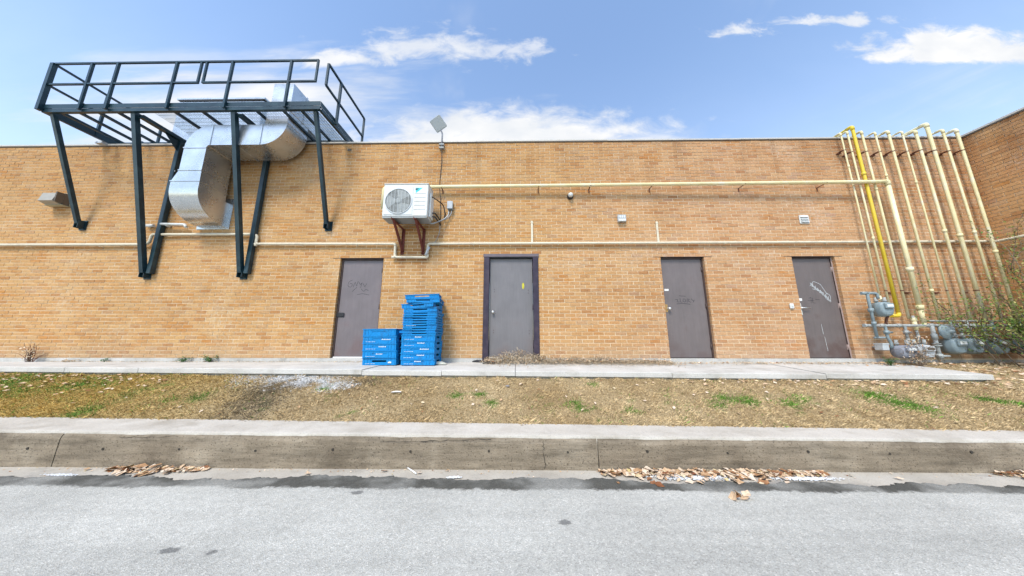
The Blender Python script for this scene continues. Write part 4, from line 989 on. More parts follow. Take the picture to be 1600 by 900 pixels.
for i, (x, r, z0, m, z1, y, lab) in enumerate(BANK):
    r *= 1.02; z1 -= .06
    t_ = thing('gas_riser', (x, y, z0), lab, 'pipe', 'vertical gas pipes climbing to the roof')
    b = MB(); path = rounded([(x, y, z0), (x + .003, y, 4.0), (x - .005, y, z1), (x - .005, .75, z1 + .0), (x - .005, .80, z1 - .35)], .06, 5); b.tube(path, r, 12); b.build('pipe', m, t_)
    b = MB(); b.tube(rounded([(x - .005, y, z1 - .09), (x - .005, y, z1), (x - .005, y + .1, z1)], .055, 5), r * 1.22, 12); b.build('elbow', m, t_)
    zc_ = 5.30 + random.uniform(-.02, .02) + (i == 0) * .06
    if i != 2:
        b = MB(); b.tube([(x, y, zc_ - .010), (x, y, zc_ + .010)], r * 1.16, 12); b.box((x - r - .05, -.045, zc_ - .03), (x - r * .2, -.0035, zc_ - .006)); b.box((x - r - .045, y - r * .3, zc_ - .008), (x - r * .8, -.0455, zc_ + .006)); b.build('clamp', 'pipe_rust', t_)
    zk = (4.95, 3.3, 4.75, 4.4, 4.72, 2.2, 4.55, 3.45, 3.35, 3.42, 3.0)[i]
    b = MB(); b.tube([(x + .001, y, zk - .03), (x + .001, y, zk + .03)], r * 1.28, 12); b.build('coupling', m, t_)
    if i in (1, 3, 4, 6, 8):
        b = MB(); b.tube([(x, y, 2.19), (x, y, 2.21)], r * 1.14, 12); b.box((x - r - .08, -.03, 2.165), (x + .01, -.0035, 2.19)); b.build('clamp', 'pipe_rust', t_)
rx = 7.495; b = MB(); b.tube(rounded([(rx, -.15, 1.76), (rx, -.15, 1.70), (rx - .17, -.17, 1.70)], .045, 5), .033, 12); b.tube([(rx - .115, -.155, 1.82), (rx - .115, -.16, 1.70)], .022, 10)
tag(b.build('yellow_elbow', 'yellow'), 'bright yellow elbow joining the yellow pipe to the upper meter', 'pipe')

# ================================================================== GAS METERS AND MANIFOLD
def gas_meter(x, y, z, w, h, d, m, label, nozzle=True, idx='index'):
    t_ = thing('gas_meter', (x, y, z), label, 'gas meter', 'gas meters by the wall')
    n = 14; b = MB(); rings = []
    for k, (f_, yo) in enumerate(((.80, d / 2), (.96, d * .42), (1.0, d * .12), (1.03, d * .06), (1.03, -d * .02), (1.0, -d * .06), (.97, -d * .30), (.86, -d * .45), (.66, -d / 2))):
        ring = []
        for j in range(28):
            a = 2 * math.pi * j / 28; ca, sa = math.cos(a), math.sin(a)
            ex = .55                                             # squarish body, rounder at the bottom
            px = math.copysign(abs(ca) ** ex, ca) * w / 2; pz = math.copysign(abs(sa) ** (ex if sa > 0 else .8), sa) * h / 2
            if sa < 0: px *= 1 - .18 * abs(sa)
            ring.append((x + px * f_, y + yo, z + h / 2 + pz * f_))
        rings.append(ring)
    b.loft(rings, True, True, True); b.build('body', m, t_)
    b = MB(); b.box((x - w * .30, y - d / 2 - .035, z + h * .52), (x + w * .30, y - d * .30, z + h * .88), .010); ib = b.build('index_box', m, t_)
    b = MB(); b.box((x - w * .22, y - d / 2 - .0385, z + h * .62), (x + w * .22, y - d / 2 - .0355, z + h * .80)); b.build('dial', idx, ib)
    for dz in (.12, .24, .36):
        b = MB(); b.box((x - w * .25, y - d / 2 - .004, z + h * dz), (x + w * .25, y - d * .48, z + h * dz + .008)); b.build('rib', m, t_)
    if nozzle:
        for s_ in (-1, 1):
            b = MB(); b.lathe((x + s_ * w * .32, y, z + h * .94), (0, 0, 1), [(.022, 0), (.022, .03), (.032, .03), (.032, .055), (.022, .055), (.022, .11)], 10); b.build('swivel', 'pipe_grey', t_)
    return t_
def gp(pts, r, m, label, cat='pipe', name='gas_pipe', fit=(), group=None):
    t_ = thing(name, pts[0], label, cat, group); b = MB(); b.tube(rounded(pts, r * 2.2, 4), r, 10); b.build('pipe', m, t_)
    for p, a, rr, L in fit:
        b = MB(); p = Vector(p); a = unit(a); b.tube([p - a * L / 2, p + a * L / 2], rr, 8); b.build('fitting', m, t_)
    return t_
MY = -.22
gp([(6.70, MY, 1.51), (9.92, MY, 1.505)], .026, 'pipe_grey', 'long grey header pipe above the row of gas meters', fit=[((6.72, MY, 1.51), (1, 0, 0), .034, .05), ((7.02, MY, 1.51), (1, 0, 0), .036, .09), ((7.35, MY, 1.51), (1, 0, 0), .036, .09), ((7.95, MY, 1.51), (1, 0, 0), .038, .1), ((8.45, MY, 1.51), (1, 0, 0), .038, .1), ((8.75, MY, 1.51), (1, 0, 0), .038, .1)])
gp([(7.93, MY + .04, 1.60), (9.4, MY + .04, 1.595)], .017, 'pipe_grey', 'thin upper grey pipe that the pale risers end on', fit=[((8.27, MY + .04, 1.598), (1, 0, 0), .026, .09)])
gp([(7.98, MY - .06, 1.325), (9.75, MY - .06, 1.32)], .010, 'pipe_grey', 'thinnest grey bar across the fronts of the meters')
gp([(6.83, MY - .05, 1.27), (6.83, MY - .05, 2.13), (7.02, MY - .05, 2.13), (7.02, MY - .05, 2.02)], .024, 'meter', 'grey upright pipe beside the umber door with a tee on top', fit=[((6.83, MY - .05, 1.80), (0, 0, 1), .042, .07), ((6.83, MY - .05, 1.55), (0, 0, 1), .034, .06), ((6.78, MY - .05, 2.13), (1, 0, 0), .028, .12), ((6.85, MY - .07, 1.28), (.8, -.6, 0), .018, .14)])
gas_meter(7.09, MY - .02, 1.68, .26, .28, .19, 'meter', 'highest blue grey gas meter, below the thinnest yellow pipe')
gp([(7.21, MY, 1.72), (7.14, MY, 1.62), (7.12, MY, 1.53)], .02, 'pipe_rust', 'rusty pipe stub under the highest gas meter')
gp([(7.02, MY, 1.50), (7.09, MY, 1.49), (7.09, MY, 1.27), (7.13, MY, 1.20), (7.13, MY, 1.08)], .023, 'meter', 'grey drop pipe with a valve, leftmost below the header', fit=[((7.09, MY, 1.38), (0, 0, 1), .04, .07), ((7.09, MY - .03, 1.38), (1, 0, 0), .016, .14)])
gp([(7.42, MY, 1.50), (7.46, MY, 1.49), (7.46, MY, 1.12)], .021, 'pipe_grey', 'grey drop pipe with a valve above the pale meter', fit=[((7.46, MY, 1.38), (0, 0, 1), .036, .07), ((7.46, MY - .02, 1.38), (1, 0, 0), .015, .13), ((7.46, MY, 1.24), (0, 0, 1), .028, .04)])
gp([(7.69, MY + .02, 1.70), (7.69, MY + .02, 1.12)], .020, 'pipe_grey', 'grey drop pipe beneath the yellow tee', fit=[((7.69, MY + .02, 1.63), (0, 0, 1), .032, .06), ((7.69, MY + .02, 1.30), (0, 0, 1), .027, .04)])
b = MB(); b.tube(rounded([(7.85, -.21, 1.60), (7.85, -.21, 1.50), (7.69, -.20, 1.50)], .04), .034, 10); b.tube([(7.69, -.20, 1.60), (7.69, -.20, 1.42)], .032, 10); b.lathe((7.69, -.20, 1.58), (0, 0, 1), [(.03, 0), (.042, .02), (.042, .06), (.03, .08)], 10); tag(b.build('yellow_tee', 'cream_yellow'), 'pale yellow tee and union at the foot of the gas main', 'pipe')
gas_meter(7.27, MY - .04, .90, .30, .24, .20, 'meter_violet', 'slate purple gas meter tangled in dry twigs')
gas_meter(7.60, MY - .04, .90, .30, .25, .20, 'meter_pale', 'palest grey gas meter with a dark dial, beside the dry twigs', idx='lamp_dark')
b = MB(); b.box((6.99, -.20, 1.04), (7.11, -.06, 1.17), .008); b.box((6.985, -.206, 1.15), (7.115, -.0595, 1.175)); b.tube([(7.05, -.06, 1.10), (7.05, -.0, 1.10)], .02, 8); tag(b.build('utility_box', 'meter_pale'), 'small pale box on the wall left of the slate meter', 'electrical box')
gp([(7.94, MY - .02, 1.50), (7.94, MY - .02, .82)], .030, 'pipe_grey', 'thick grey upright pipe with flange beside the round regulator', fit=[((7.94, MY - .02, 1.30), (0, 0, 1), .042, .10), ((7.94, MY - .02, 1.13), (0, 0, 1), .060, .022), ((7.94, MY - .02, 1.165), (0, 0, 1), .055, .018), ((7.94, MY - .02, .94), (0, 0, 1), .046, .08), ((7.96, MY - .06, .94), (1, -.3, 0), .018, .16)])
rg_ = thing('gas_regulator', (8.10, MY - .10, 1.25), 'round blue grey gas regulator above the meters', 'gas regulator')
b = MB(); b.lathe((8.10, MY - .02, 1.385), (.12, -1, .05), [(.05, 0), (.12, .02), (.138, .035), (.138, .055), (.12, .06), (.105, .085), (.06, .10), (.032, .105), (.032, .15), (.0, .152)], 26); b.build('diaphragm_case', 'meter', rg_)
for k in range(8):
    a = k * math.pi / 4; b = MB(); b.disc((8.10 + .128 * math.cos(a) + .006, MY - .075, 1.385 + .128 * math.sin(a)), (.12, -1, 0), .011, .012, 6); b.build('bolt', 'pipe_grey', rg_)
b = MB(); b.tube([(8.10, MY, 1.40), (8.10, MY, 1.52)], .025, 10); b.build('neck', 'pipe_grey', rg_)
for k, (x, w, lab) in enumerate(((8.22, .27, 'blue grey gas meter directly under the round regulator'), (8.53, .27, 'blue grey gas meter between the regulator and the shrub'), (8.98, .30, 'gas meter half hidden behind the shrub stems'), (9.50, .30, 'gas meter deepest in the shrub by the wing wall'))):
    gas_meter(x, MY - .03, .98, w, .29, .21, 'meter', lab)
    for s_, nm in ((-1, 'left'), (1, 'right')):
        xx = x + s_ * w * .32; gp([(xx, MY - .03, 1.36), (xx, MY - .02, 1.50 if s_ < 0 else 1.58)], .019, 'pipe_grey' if k % 2 else 'meter', 'grey %s pipe above the gas meter %s' % (nm, ('under the regulator', 'between regulator and shrub', 'half behind the shrub', 'deepest in the shrub')[k]), fit=[((xx, MY - .03, 1.42), (0, 0, 1), .033, .06), ((xx, MY - .05, 1.42), (1, 0, 0), .013, .11)] if s_ < 0 else [((xx, MY - .03, 1.45), (0, 0, 1), .027, .04)], group='pipes feeding the gas meters')
# small pale elbow vent at the foot of the first riser
b = MB(); b.tube(rounded([(7.25, -.12, 2.10), (7.25, -.12, 2.05), (7.20, -.17, 2.02)], .03), .024, 8); b.lathe((7.20, -.17, 2.02), (-.7, -.7, -.3), [(.03, 0), (.034, .02), (.02, .04)], 10); tag(b.build('vent_elbow', 'cream_yellow'), 'small cream vent elbow at the foot of the thinnest pipe', 'pipe')

# ================================================================== LAMPS, VENT, KEYPAD
p, q = at(72, 301, -.12), at(103, 320, -.12)
lm = thing('wall_lamp', ((p.x + q.x) / 2, -.1, q.z), 'tan box-shaped wall lamp at the far left of the wall', 'lamp')
x0, x1, z0, z1 = p.x + .06, q.x - .10, q.z + .02, p.z - .02
b = MB(); b.loft([[(x0, -.02, z0), (x1, -.02, z0), (x1, -.02, z1), (x0, -.02, z1)], [(x0, -.11, z0 - .01), (x1, -.11, z0 - .01), (x1, -.11, z1), (x0, -.11, z1)]]); b.box((x1 - .035, -.22, z0 + .02), (x1 - .004, -.1115, z1 - .01)); b.build('housing', 'lamp_dark', lm)
b = MB(); b.loft([[(x0, -.1105, z0 - .01), (x1 - .036, -.1105, z0 - .01), (x1 - .036, -.1105, z1), (x0, -.1105, z1)], [(x0 + .02, -.24, z0 + .03), (x1 - .036, -.24, z0 + .03), (x1 - .036, -.20, z1 - .03), (x0 + .02, -.20, z1 - .03)]]); b.build('lens', 'lamp_lens', lm)
b = MB(); b.box((x0 - .01, -.1225, z0 - .028), (x1 + .01, -.02, z0 - .011), .003); b.build('bottom_rim', 'lamp_tan', lm)
b = MB(); b.box((x0 - .01, -.0195, z0 - .02), (x1 + .01, -.0035, z1 + .01)); b.build('back_plate', 'lamp_tan', lm)
p = at(892, 303.5, -.10)
lm = thing('round_wall_lamp', (p.x, -.05, p.z - .06), 'small round white lamp with dark base under the yellow pipe', 'lamp')
b = MB(); b.lathe((p.x, -.0035, p.z - .008), (0, -1, -.1), [(.068, 0), (.068, .03), (.05, .05), (0, .051)], 18); b.build('base', 'black', lm)
b = MB(); b.lathe((p.x - .002, -.054, p.z), (0, -1, -.1), [(.046, 0), (.054, .02), (.048, .05), (.028, .066), (0, .072)], 18); b.build('globe', 'white', lm)
p = at(972.5, 340, -.08)
lm = thing('flood_lamp', (p.x, -.05, p.z - .07), 'small square grey flood lamp on the wall between the middle doors', 'lamp')
b = MB(); b.box((p.x - .088, -.07, p.z - .08), (p.x + .088, -.0035, p.z + .075), .010); b.build('housing', 'meter_pale', lm)
b = MB(); b.box((p.x - .07, -.0735, p.z - .01), (p.x + .07, -.0705, p.z + .06)); b.build('reflector', 'conduit', lm)
for k in range(3):
    b = MB(); b.box((p.x - .06 + .045 * k, -.0775, p.z + .0), (p.x - .03 + .045 * k, -.074, p.z + .05)); b.build('led_block', 'index', lm)
b = MB(); b.box((p.x - .075, -.082, p.z - .075), (p.x + .075, -.0705, p.z - .02), .003); b.build('visor', 'white', lm)
p = at(1257, 342.5, -.02)
lm = thing('louvre_vent', (p.x, -.02, p.z - .09), 'small white louvred vent above the umber door', 'vent')
b = MB(); b.box((p.x - .10, -.018, p.z - .095), (p.x + .10, -.0035, p.z + .095), .004); b.build('frame', 'white', lm)
for k in range(3):
    b = MB(); z = p.z - .055 + k * .05; b.loft([[(p.x - .08, -.0185, z), (p.x + .08, -.0185, z), (p.x + .08, -.0185, z + .034), (p.x - .08, -.0185, z + .034)], [(p.x - .08, -.046, z - .012), (p.x + .08, -.046, z - .012), (p.x + .08, -.042, z - .006), (p.x - .08, -.042, z - .006)]]); b.build('louvre', 'white', lm)
    b = MB(); b.box((p.x - .078, -.0205, z - .014), (p.x + .078, -.0188, z - .001)); b.build('slot', 'black', lm)
p = at(1240, 478, -.02)
lm = thing('doorbell_box', (p.x - .035, -.02, p.z - .05), 'small white box on the wall left of the lever handle door', 'doorbell')
b = MB(); b.box((p.x - .075, -.035, p.z - .055), (p.x + .005, -.0035, p.z + .05), .010); b.build('case', 'white', lm)
b = MB(); b.disc((p.x - .035, -.0355, p.z - .015), (0, -1, 0), .016, .005, 12); b.build('button', 'meter_pale', lm)
# scupper outlets poking out at the coping
p = at(161, 225, -.05); b = MB(); b.prism([(-.13, p.z - .03), (-.12, p.z + .015), (-.0035, p.z + .03), (-.0035, p.z - .02)], .16, 'x', p.x - .08); tag(b.build('roof_scupper', 'meter_pale'), 'small pale sheet metal spout under the platform at the roof edge', 'spout')
p = at(546, 234, -.01); b = MB(); b.box((p.x - .04, -.012, p.z - .03), (p.x + .04, -.0035, p.z + .03)); b.box((p.x - .03, -.016, p.z - .006), (p.x + .03, -.0125, p.z + .006)); tag(b.build('metal_patch', 'lamp_dark'), 'tiny dark plate on the bricks right of the platform', 'plate')

# ================================================================== BLUE TRAYS
def tray_mesh(h, holes=True, rib=True):
    """open bread tray .655 x .56: base, ribbed walls with handle slots, rolled rim"""
    W, D, t = .30, .255, .012; b = MB()
    b.box((-W + t, -D + t, .004), (W - t, D - t, .014))
    b.box((-W, -D, .0), (W, D, .0035))
    for s_ in (-1, 1):
        # long front and back walls in three pieces so the handle slot is a true hole
        y0, y1 = s_ * D, s_ * (D - t)
        b.box((-W, y0, .0038), (-.13, y1, h - .014)); b.box((.13, y0, .0038), (W, y1, h - .014))
        lo_, hi_ = (.30, .66) if h < .06 else (.42, .66)
        b.box((-.1298, y0, .0038), (.1298, y1, h * lo_)); b.box((-.1298, y0, h * hi_), (.1298, y1, h - .014))
        if not holes: b.box((-.1297, y1, h * lo_), (.1297, y1 + s_ * .004, h * hi_))
        x0, x1 = s_ * W, s_ * (W - t)
        b.box((x0, -D + t + .0003, .0038), (x1, -.10, h - .014)); b.box((x0, .10, .0038), (x1, D - t - .0003, h - .014)); b.box((x0, -.0998, .0038), (x1, .0998, h * .40)); b.box((x0, -.0998, h * .76), (x1, .0998, h - .014))
        b.box((-W - .010, y0 + s_ * .010, h - .0137), (W + .010, y1, h)); b.box((x0 + s_ * .010, -D + t + .0004, h - .0136), (x1, D - t - .0004, h - .0003))
        for x in (-.27, -.21, -.16, .16, .21, .27): b.box((x - .005, y0 + s_ * .006, .010), (x + .005, y0 + s_ * .0004, h - .0142))
        for y in (-.20, -.14, .14, .20): b.box((x0 + s_ * .006, y - .005, .010), (x0 + s_ * .0004, y + .005, h - .0142))
    me = bpy.data.meshes.new('tray'); me.from_pydata(b.v, [], b.f); me.materials.append(M['blue']); return me
def print_mesh(kind):
    b = MB(); rnd = random.Random(kind); y = -.2615
    if kind == 9: b.poly([(.16, y, .035), (.22, y, .035), (.225, y, .055), (.20, y, .066), (.165, y, .058)])
    else:
        x = -.06 + .05 * kind
        for k in range(5 + kind): 
            w = rnd.uniform(.012, .022); b.poly([(x, y, .058), (x + w, y, .058), (x + w, y, .072 + rnd.uniform(0, .012)), (x, y, .070)]); x += w + .006
    for k in range(6):
        x = -.25 + k * .03 + rnd.uniform(0, .01)
        b.poly([(x, y, .022), (x + .02, y, .022), (x + .02, y, .028), (x, y, .028)])
    me = bpy.data.meshes.new('print'); me.from_pydata(b.v, [], b.f); me.materials.append(M['print']); return me
T_SLOT, T_TALL, T_MID, T_LOW, T_THIN = tray_mesh(.128), tray_mesh(.128, False), tray_mesh(.107, False), tray_mesh(.080), tray_mesh(.0458)
PRN = [print_mesh(k) for k in (0, 1, 2, 9)]
def tray(me, x, y, z, rz, label, prn=None, rx=0, ry=0):
    o = bpy.data.objects.new('bread_tray', me); col.objects.link(o); o.location = (x, y, z); o.rotation_euler = (rx, ry, rz); ORG[o.name] = Vector((x, y, z))
    tag(o, label, 'tray', 'blue trays stacked by the door')
    if prn is not None:
        c = bpy.data.objects.new('printed_mark', PRN[prn]); col.objects.link(c); c.parent = o; tag(c, kind='stuff')
ORD = ['bottom', 'second', 'third', 'fourth', 'fifth', 'sixth', 'seventh', 'eighth', 'ninth', 'tenth', 'eleventh', 'twelfth', 'thirteenth', 'fourteenth', 'fifteenth', 'sixteenth', 'seventeenth', 'eighteenth']
tx, ty = at(591, 570, -.60).x + .005, -.36
zz = walk_z(tx, -.4) + .003
for k in range(5):
    tray(T_SLOT if k == 0 else T_TALL, tx + random.uniform(-.012, .012), ty + random.uniform(-.018, .010), zz, R(random.uniform(-1.8, 1.8)), 'blue plastic tray, %s in the low stack against the first door' % (ORD[k] if k < 4 else 'topmost'), (3, 0, 1, 2, None)[k], ry=R(0 if k < 4 else -.6)); zz += .1285
tx2 = at(651, 570, -.60).x; zz = walk_z(tx2, -.4) + .003; n = 0
total = 5 + 9 + 4
for k in range(5):
    tray(T_MID, tx2 + random.uniform(-.010, .012) + .01 * (k % 2), ty + random.uniform(-.014, .01), zz, R(random.uniform(-1.5, 1.5)), 'blue plastic tray, %s in the tall stack from the ground' % ORD[n], (0, 1, 2, 1, 0)[k]); zz += .1075; n += 1
for k in range(9):                                                # shallow trays
    tray(T_THIN, tx2 + .008 + random.uniform(-.020, .016), ty + random.uniform(-.022, .010), zz, R(1 + random.uniform(-2.6, 2.6)), 'blue plastic tray, %s in the tall stack from the ground' % ORD[n], 3 if k == 3 else None, rx=0, ry=R(-.4)); zz += .046; n += 1
zz += .004
for k, (dx, rz, ry, rx) in enumerate(((-.005, 3, -2.0, 0), (-.03, -5, -3.2, 1), (.025, 6, -1.2, -1), (-.01, 9, -3.5, 2))):
    tray(T_LOW, tx2 + dx, ty + .01, zz, R(rz), 'blue plastic tray, %s in the tall stack' % ('topmost, tilted' if k == 3 else ORD[n] + ' tilted'), None, rx=R(rx), ry=R(ry)); zz += .085; n += 1

# ================================================================== PLANTS AND LITTER
def leaf_face(V, F, c, n_, L, w, rnd, fold=.25):
    """one folded leaf of four triangles at c, lying along a direction with normal n_"""
    n_ = unit(n_); t = Vector((rnd.uniform(-1, 1), rnd.uniform(-1, 1), rnd.uniform(-1, 1))); t = (t - n_ * t.dot(n_)).normalized(); s_ = n_.cross(t)
    c = Vector(c); i = len(V)
    V += [tuple(c - t * L / 2), tuple(c + s_ * w / 2 + n_ * fold * w + t * L * .05), tuple(c + t * L / 2 + n_ * rnd.uniform(-.1, .2) * L), tuple(c - s_ * w / 2 + n_ * fold * w + t * L * .05), tuple(c + t * L * .05)]
    F += [(i, i + 4, i + 1), (i + 1, i + 4, i + 2), (i + 2, i + 4, i + 3), (i + 3, i + 4, i)]
def soup(name, V, F, m, parent=None, base=None):
    o0 = Vector(base) if base is not None else Vector((0, 0, 0))
    if parent is not None: o0 = ORG[parent.name]
    me = bpy.data.meshes.new(name); me.from_pydata([(x - o0.x, y - o0.y, z - o0.z) for x, y, z in V], [], F); me.materials.append(M[m])
    o = bpy.data.objects.new(name, me); col.objects.link(o)
    if parent is not None: o.parent = parent
    else: o.location = o0; ORG[o.name] = o0
    return o
rnd = random.Random(11)
# green shrub in the corner by the wing
def build_shrub():
    sh = thing('corner_shrub', (9.15, -.55, .78), 'straggly green shrub covering the meters in the wing corner', 'shrub')
    stems = MB(); V, F = [], []
    def branch(p, d, L, r, depth):
        pts = [Vector(p)]; radii = [r]; d = Vector(d).normalized(); n = max(4, int(L / .09))
        for k in range(n):
            d = (d + Vector((rnd.uniform(-.22, .22), rnd.uniform(-.16, .16), rnd.uniform(-.12, .16)))).normalized()
            q = pts[-1] + d * (L / n)
            if q.y > -.10: q.y = -.10 - rnd.random() * .05
            if q.x > 9.93: q.x = 9.93 - rnd.random() * .05
            pts.append(q); radii.append(r * (1 - .75 * (k + 1) / n))
            if depth < 2 and k > 1 and rnd.random() < (.55 if depth == 0 else .4):
                dd = (d + Vector((rnd.uniform(-1.1, .8), rnd.uniform(-.7, .5), rnd.uniform(-.3, .7)))).normalized()
                branch(q, dd, L * rnd.uniform(.28, .5), r * .5, depth + 1)
            if (depth > 0 or k > n * .35):
                for _ in range(rnd.choice((1, 2, 2, 3))):
                    cc = q + Vector((rnd.gauss(0, .035), rnd.gauss(0, .035), rnd.gauss(0, .03)))
                    leaf_face(V, F, cc, (rnd.uniform(-.6, .6), rnd.uniform(-1, .1), rnd.uniform(.1, 1)), rnd.uniform(.030, .058), rnd.uniform(.016, .030), rnd)
        stems.tube(pts, r, 5, True, radii)
    for k in range(26):
        bx = rnd.uniform(8.75, 9.85); by = rnd.uniform(-.85, -.35)
        tall = rnd.random()
        branch((bx, by, .74), (rnd.uniform(-.75, .15), rnd.uniform(-.15, .25), 1.0), rnd.uniform(.55, 1.0) + .75 * tall * tall, rnd.uniform(.008, .014), 0)
    for a, dirn, L in (((9.6, -.6, .8), (-.75, .1, .8), 1.9), ((9.8, -.5, .8), (-.35, .1, 1), 1.9), ((9.2, -.6, .8), (-.55, .2, .75), 1.5), ((9.7, -.7, .8), (-.15, .0, 1), 1.7)): branch(a, dirn, L, .012, 0)
    # the dense low dome of foliage
    for k in range(850):
        a = Vector((rnd.gauss(9.12, .34), rnd.gauss(-.60, .16), rnd.gauss(1.47, .19)))
        if a.y > -.3 or a.x > 9.9: continue
        leaf_face(V, F, a, (rnd.uniform(-.6, .6), rnd.uniform(-1, .1), rnd.uniform(.1, 1)), rnd.uniform(.035, .065), rnd.uniform(.02, .034), rnd)
    stems.build('stems', 'twig', sh)
    o = soup('foliage', V, F, 'leaf_green', sh); tag(o, kind='stuff')
build_shrub()
# dry twigs over the slate meter
tw = thing('dry_twig_tangle', (7.38, -.4, .79), 'brown dry twig tangle hanging in front of the slate meter', 'dead plant')
b = MB()
for k in range(70):
    p = Vector((rnd.gauss(7.33, .10), rnd.uniform(-.48, -.32), rnd.uniform(.82, 1.42) if k % 2 else rnd.uniform(.8, 1.1))); pts = [p]; d = Vector((rnd.uniform(-.7, .7), rnd.uniform(-.2, .2), rnd.uniform(-1, .6)))
    for j in range(6):
        d = d + Vector((rnd.uniform(-.5, .5), rnd.uniform(-.2, .2), rnd.uniform(-.5, .4))); q = pts[-1] + d.normalized() * rnd.uniform(.03, .07); q.z = max(q.z, .79); q.y = min(q.y, -.27); pts.append(q)
    b.tube(pts, rnd.uniform(.002, .0038), 4)
b.build('twigs', 'twig', tw)
V, F = [], []
for k in range(90): leaf_face(V, F, (rnd.gauss(7.33, .12), rnd.uniform(-.5, -.32), rnd.uniform(.82, 1.3)), (rnd.uniform(-.5, .5), -1, rnd.uniform(-.2, .8)), rnd.uniform(.025, .05), rnd.uniform(.012, .025), rnd)
tag(soup('dead_leaves', V, F, 'leaf_dry', tw), kind='stuff')
# weeds at the foot of the wall
def weed(x, y, r, h, label, m='leaf_weed', n=60, dead=False, name='weed'):
    z = walk_z(x, y); t_ = thing(name, (x, y, z), label, 'weed', 'weeds along the foot of the wall'); V, F = [], []; b = MB()
    for k in range(max(5, n // 9)):
        a = rnd.uniform(0, 6.28); tip = Vector((x + math.cos(a) * r * rnd.uniform(.2, 1), min(-.02, y + math.sin(a) * r * .5), z + h * rnd.uniform(.5, 1)))
        midp = Vector((x + (tip.x - x) * .4 + rnd.uniform(-.02, .02), y, z + (tip.z - z) * .6)); b.tube([(x + rnd.uniform(-.02, .02), y, z - .01), midp, tip], .003, 5, True, [.005, .004, .0015])
        for j in range(n // max(5, n // 9)):
            f_ = rnd.uniform(.35, 1.05); c = Vector((x, y, z)).lerp(tip, f_) + Vector((rnd.gauss(0, r * .14), rnd.gauss(0, .02), rnd.gauss(0, h * .12))); c.z = max(c.z, z + .008); c.y = min(c.y, -.015)
            leaf_face(V, F, c, (rnd.uniform(-.5, .5), rnd.uniform(-.8, .2), 1), rnd.uniform(.022, .05), rnd.uniform(.012, .03), rnd)
    b.build('stems', 'twig' if dead else m, t_); tag(soup('leaves', V, F, m, t_), kind='stuff')
p = at(42, 557, -.15); weed(p.x, -.12, .20, .42, 'dead brown weed against the wall at the far left', 'straw', 60, True, 'dead_weed')
b = MB()
for k in range(16):
    q = Vector((p.x + rnd.gauss(0, .05), -.10, .80)); pts = [q]; d = Vector((rnd.uniform(-.6, .6), -.05, 1))
    for j in range(5): d += Vector((rnd.uniform(-.45, .45), 0, rnd.uniform(-.3, .1))); pts.append(pts[-1] + d.normalized() * rnd.uniform(.05, .10))
    b.tube(pts, .004, 5, True, [.0055 - .0008 * j for j in range(6)])
b.build('bare_stems', 'pipe_rust', bpy.data.objects['dead_weed'])
p = at(285, 562, -.06); weed(p.x, -.06, .17, .10, 'low dark green weed below the left platform props, left of two', n=70)
p = at(328, 562, -.06); weed(p.x, -.06, .22, .12, 'low dark green weed below the duct, right of two', n=90)
p = at(163, 561, -.06); weed(p.x, -.05, .10, .07, 'tiny green weed at the wall between dead weed and green pair', n=30)
p = at(1382, 566, -.3); weed(p.x, -.38, .11, .14, 'green weed on the walk below the slate meter', n=80)
p = at(110, 562, -.06); weed(p.x, -.05, .18, .05, 'flat olive weed right of the dead weed', 'straw', 40)
# straw heap drifted against the grey door
V, F = [], []
def straw(x, y, z, L, rise):
    a = rnd.uniform(0, 6.28); w = rnd.uniform(.0022, .0046); d = Vector((math.cos(a), math.sin(a) * .8, rise)).normalized() * L; s_ = Vector((-math.sin(a), math.cos(a), 0)) * w; p0 = Vector((x, y, z)); m_ = p0 + d * .5 + Vector((0, 0, L * rnd.uniform(.0, .22))); e = p0 + d
    for q in (p0, m_, e): q.y = min(q.y, -.008)
    i = len(V); V.extend([tuple(p0 - s_), tuple(p0 + s_), tuple(m_ + s_), tuple(m_ - s_), tuple(e)]); F.extend([(i, i + 1, i + 2, i + 3), (i + 3, i + 2, i + 4)])
for k in range(8500):
    x = rnd.uniform(-.62, 3.0); door = math.exp(-((x - .02) / .38) ** 2)
    y = -abs(rnd.gauss(0, .20 + .03 * door)) - .01
    hh = (.105 + .19 * door * (.75 + .5 * smooth_noise(x, 0, 6)) + .05 * max(0, smooth_noise(x, 3, 2.5))) * max(0, 1 + y / .55) * (1 - .55 * max(0, x - 1.6) / 1.4)
    straw(x, y, walk_z(x, y) + rnd.uniform(0, max(.004, hh)), rnd.uniform(.03, .11), rnd.uniform(-.1, .5) * (.3 + door))
for k in range(1600):
    x = rnd.uniform(2.9, 7.2); y = -abs(rnd.gauss(0, .16)) - .02; straw(x, y, walk_z(x, y) + .003 + rnd.uniform(0, .012), rnd.uniform(.03, .08), rnd.uniform(0, .1))
for k in range(1100):
    x = rnd.uniform(-9.5, -3.0); y = -abs(rnd.gauss(0, .035)) - .01; straw(x, y, walk_z(x, y) + .002, rnd.uniform(.02, .06), rnd.uniform(0, .4))
tag(soup('straw_drift', V, F, 'straw', None, (1, -.15, .8)), 'pale dry straw drifted along the foot of the wall', 'straw', kind='stuff')

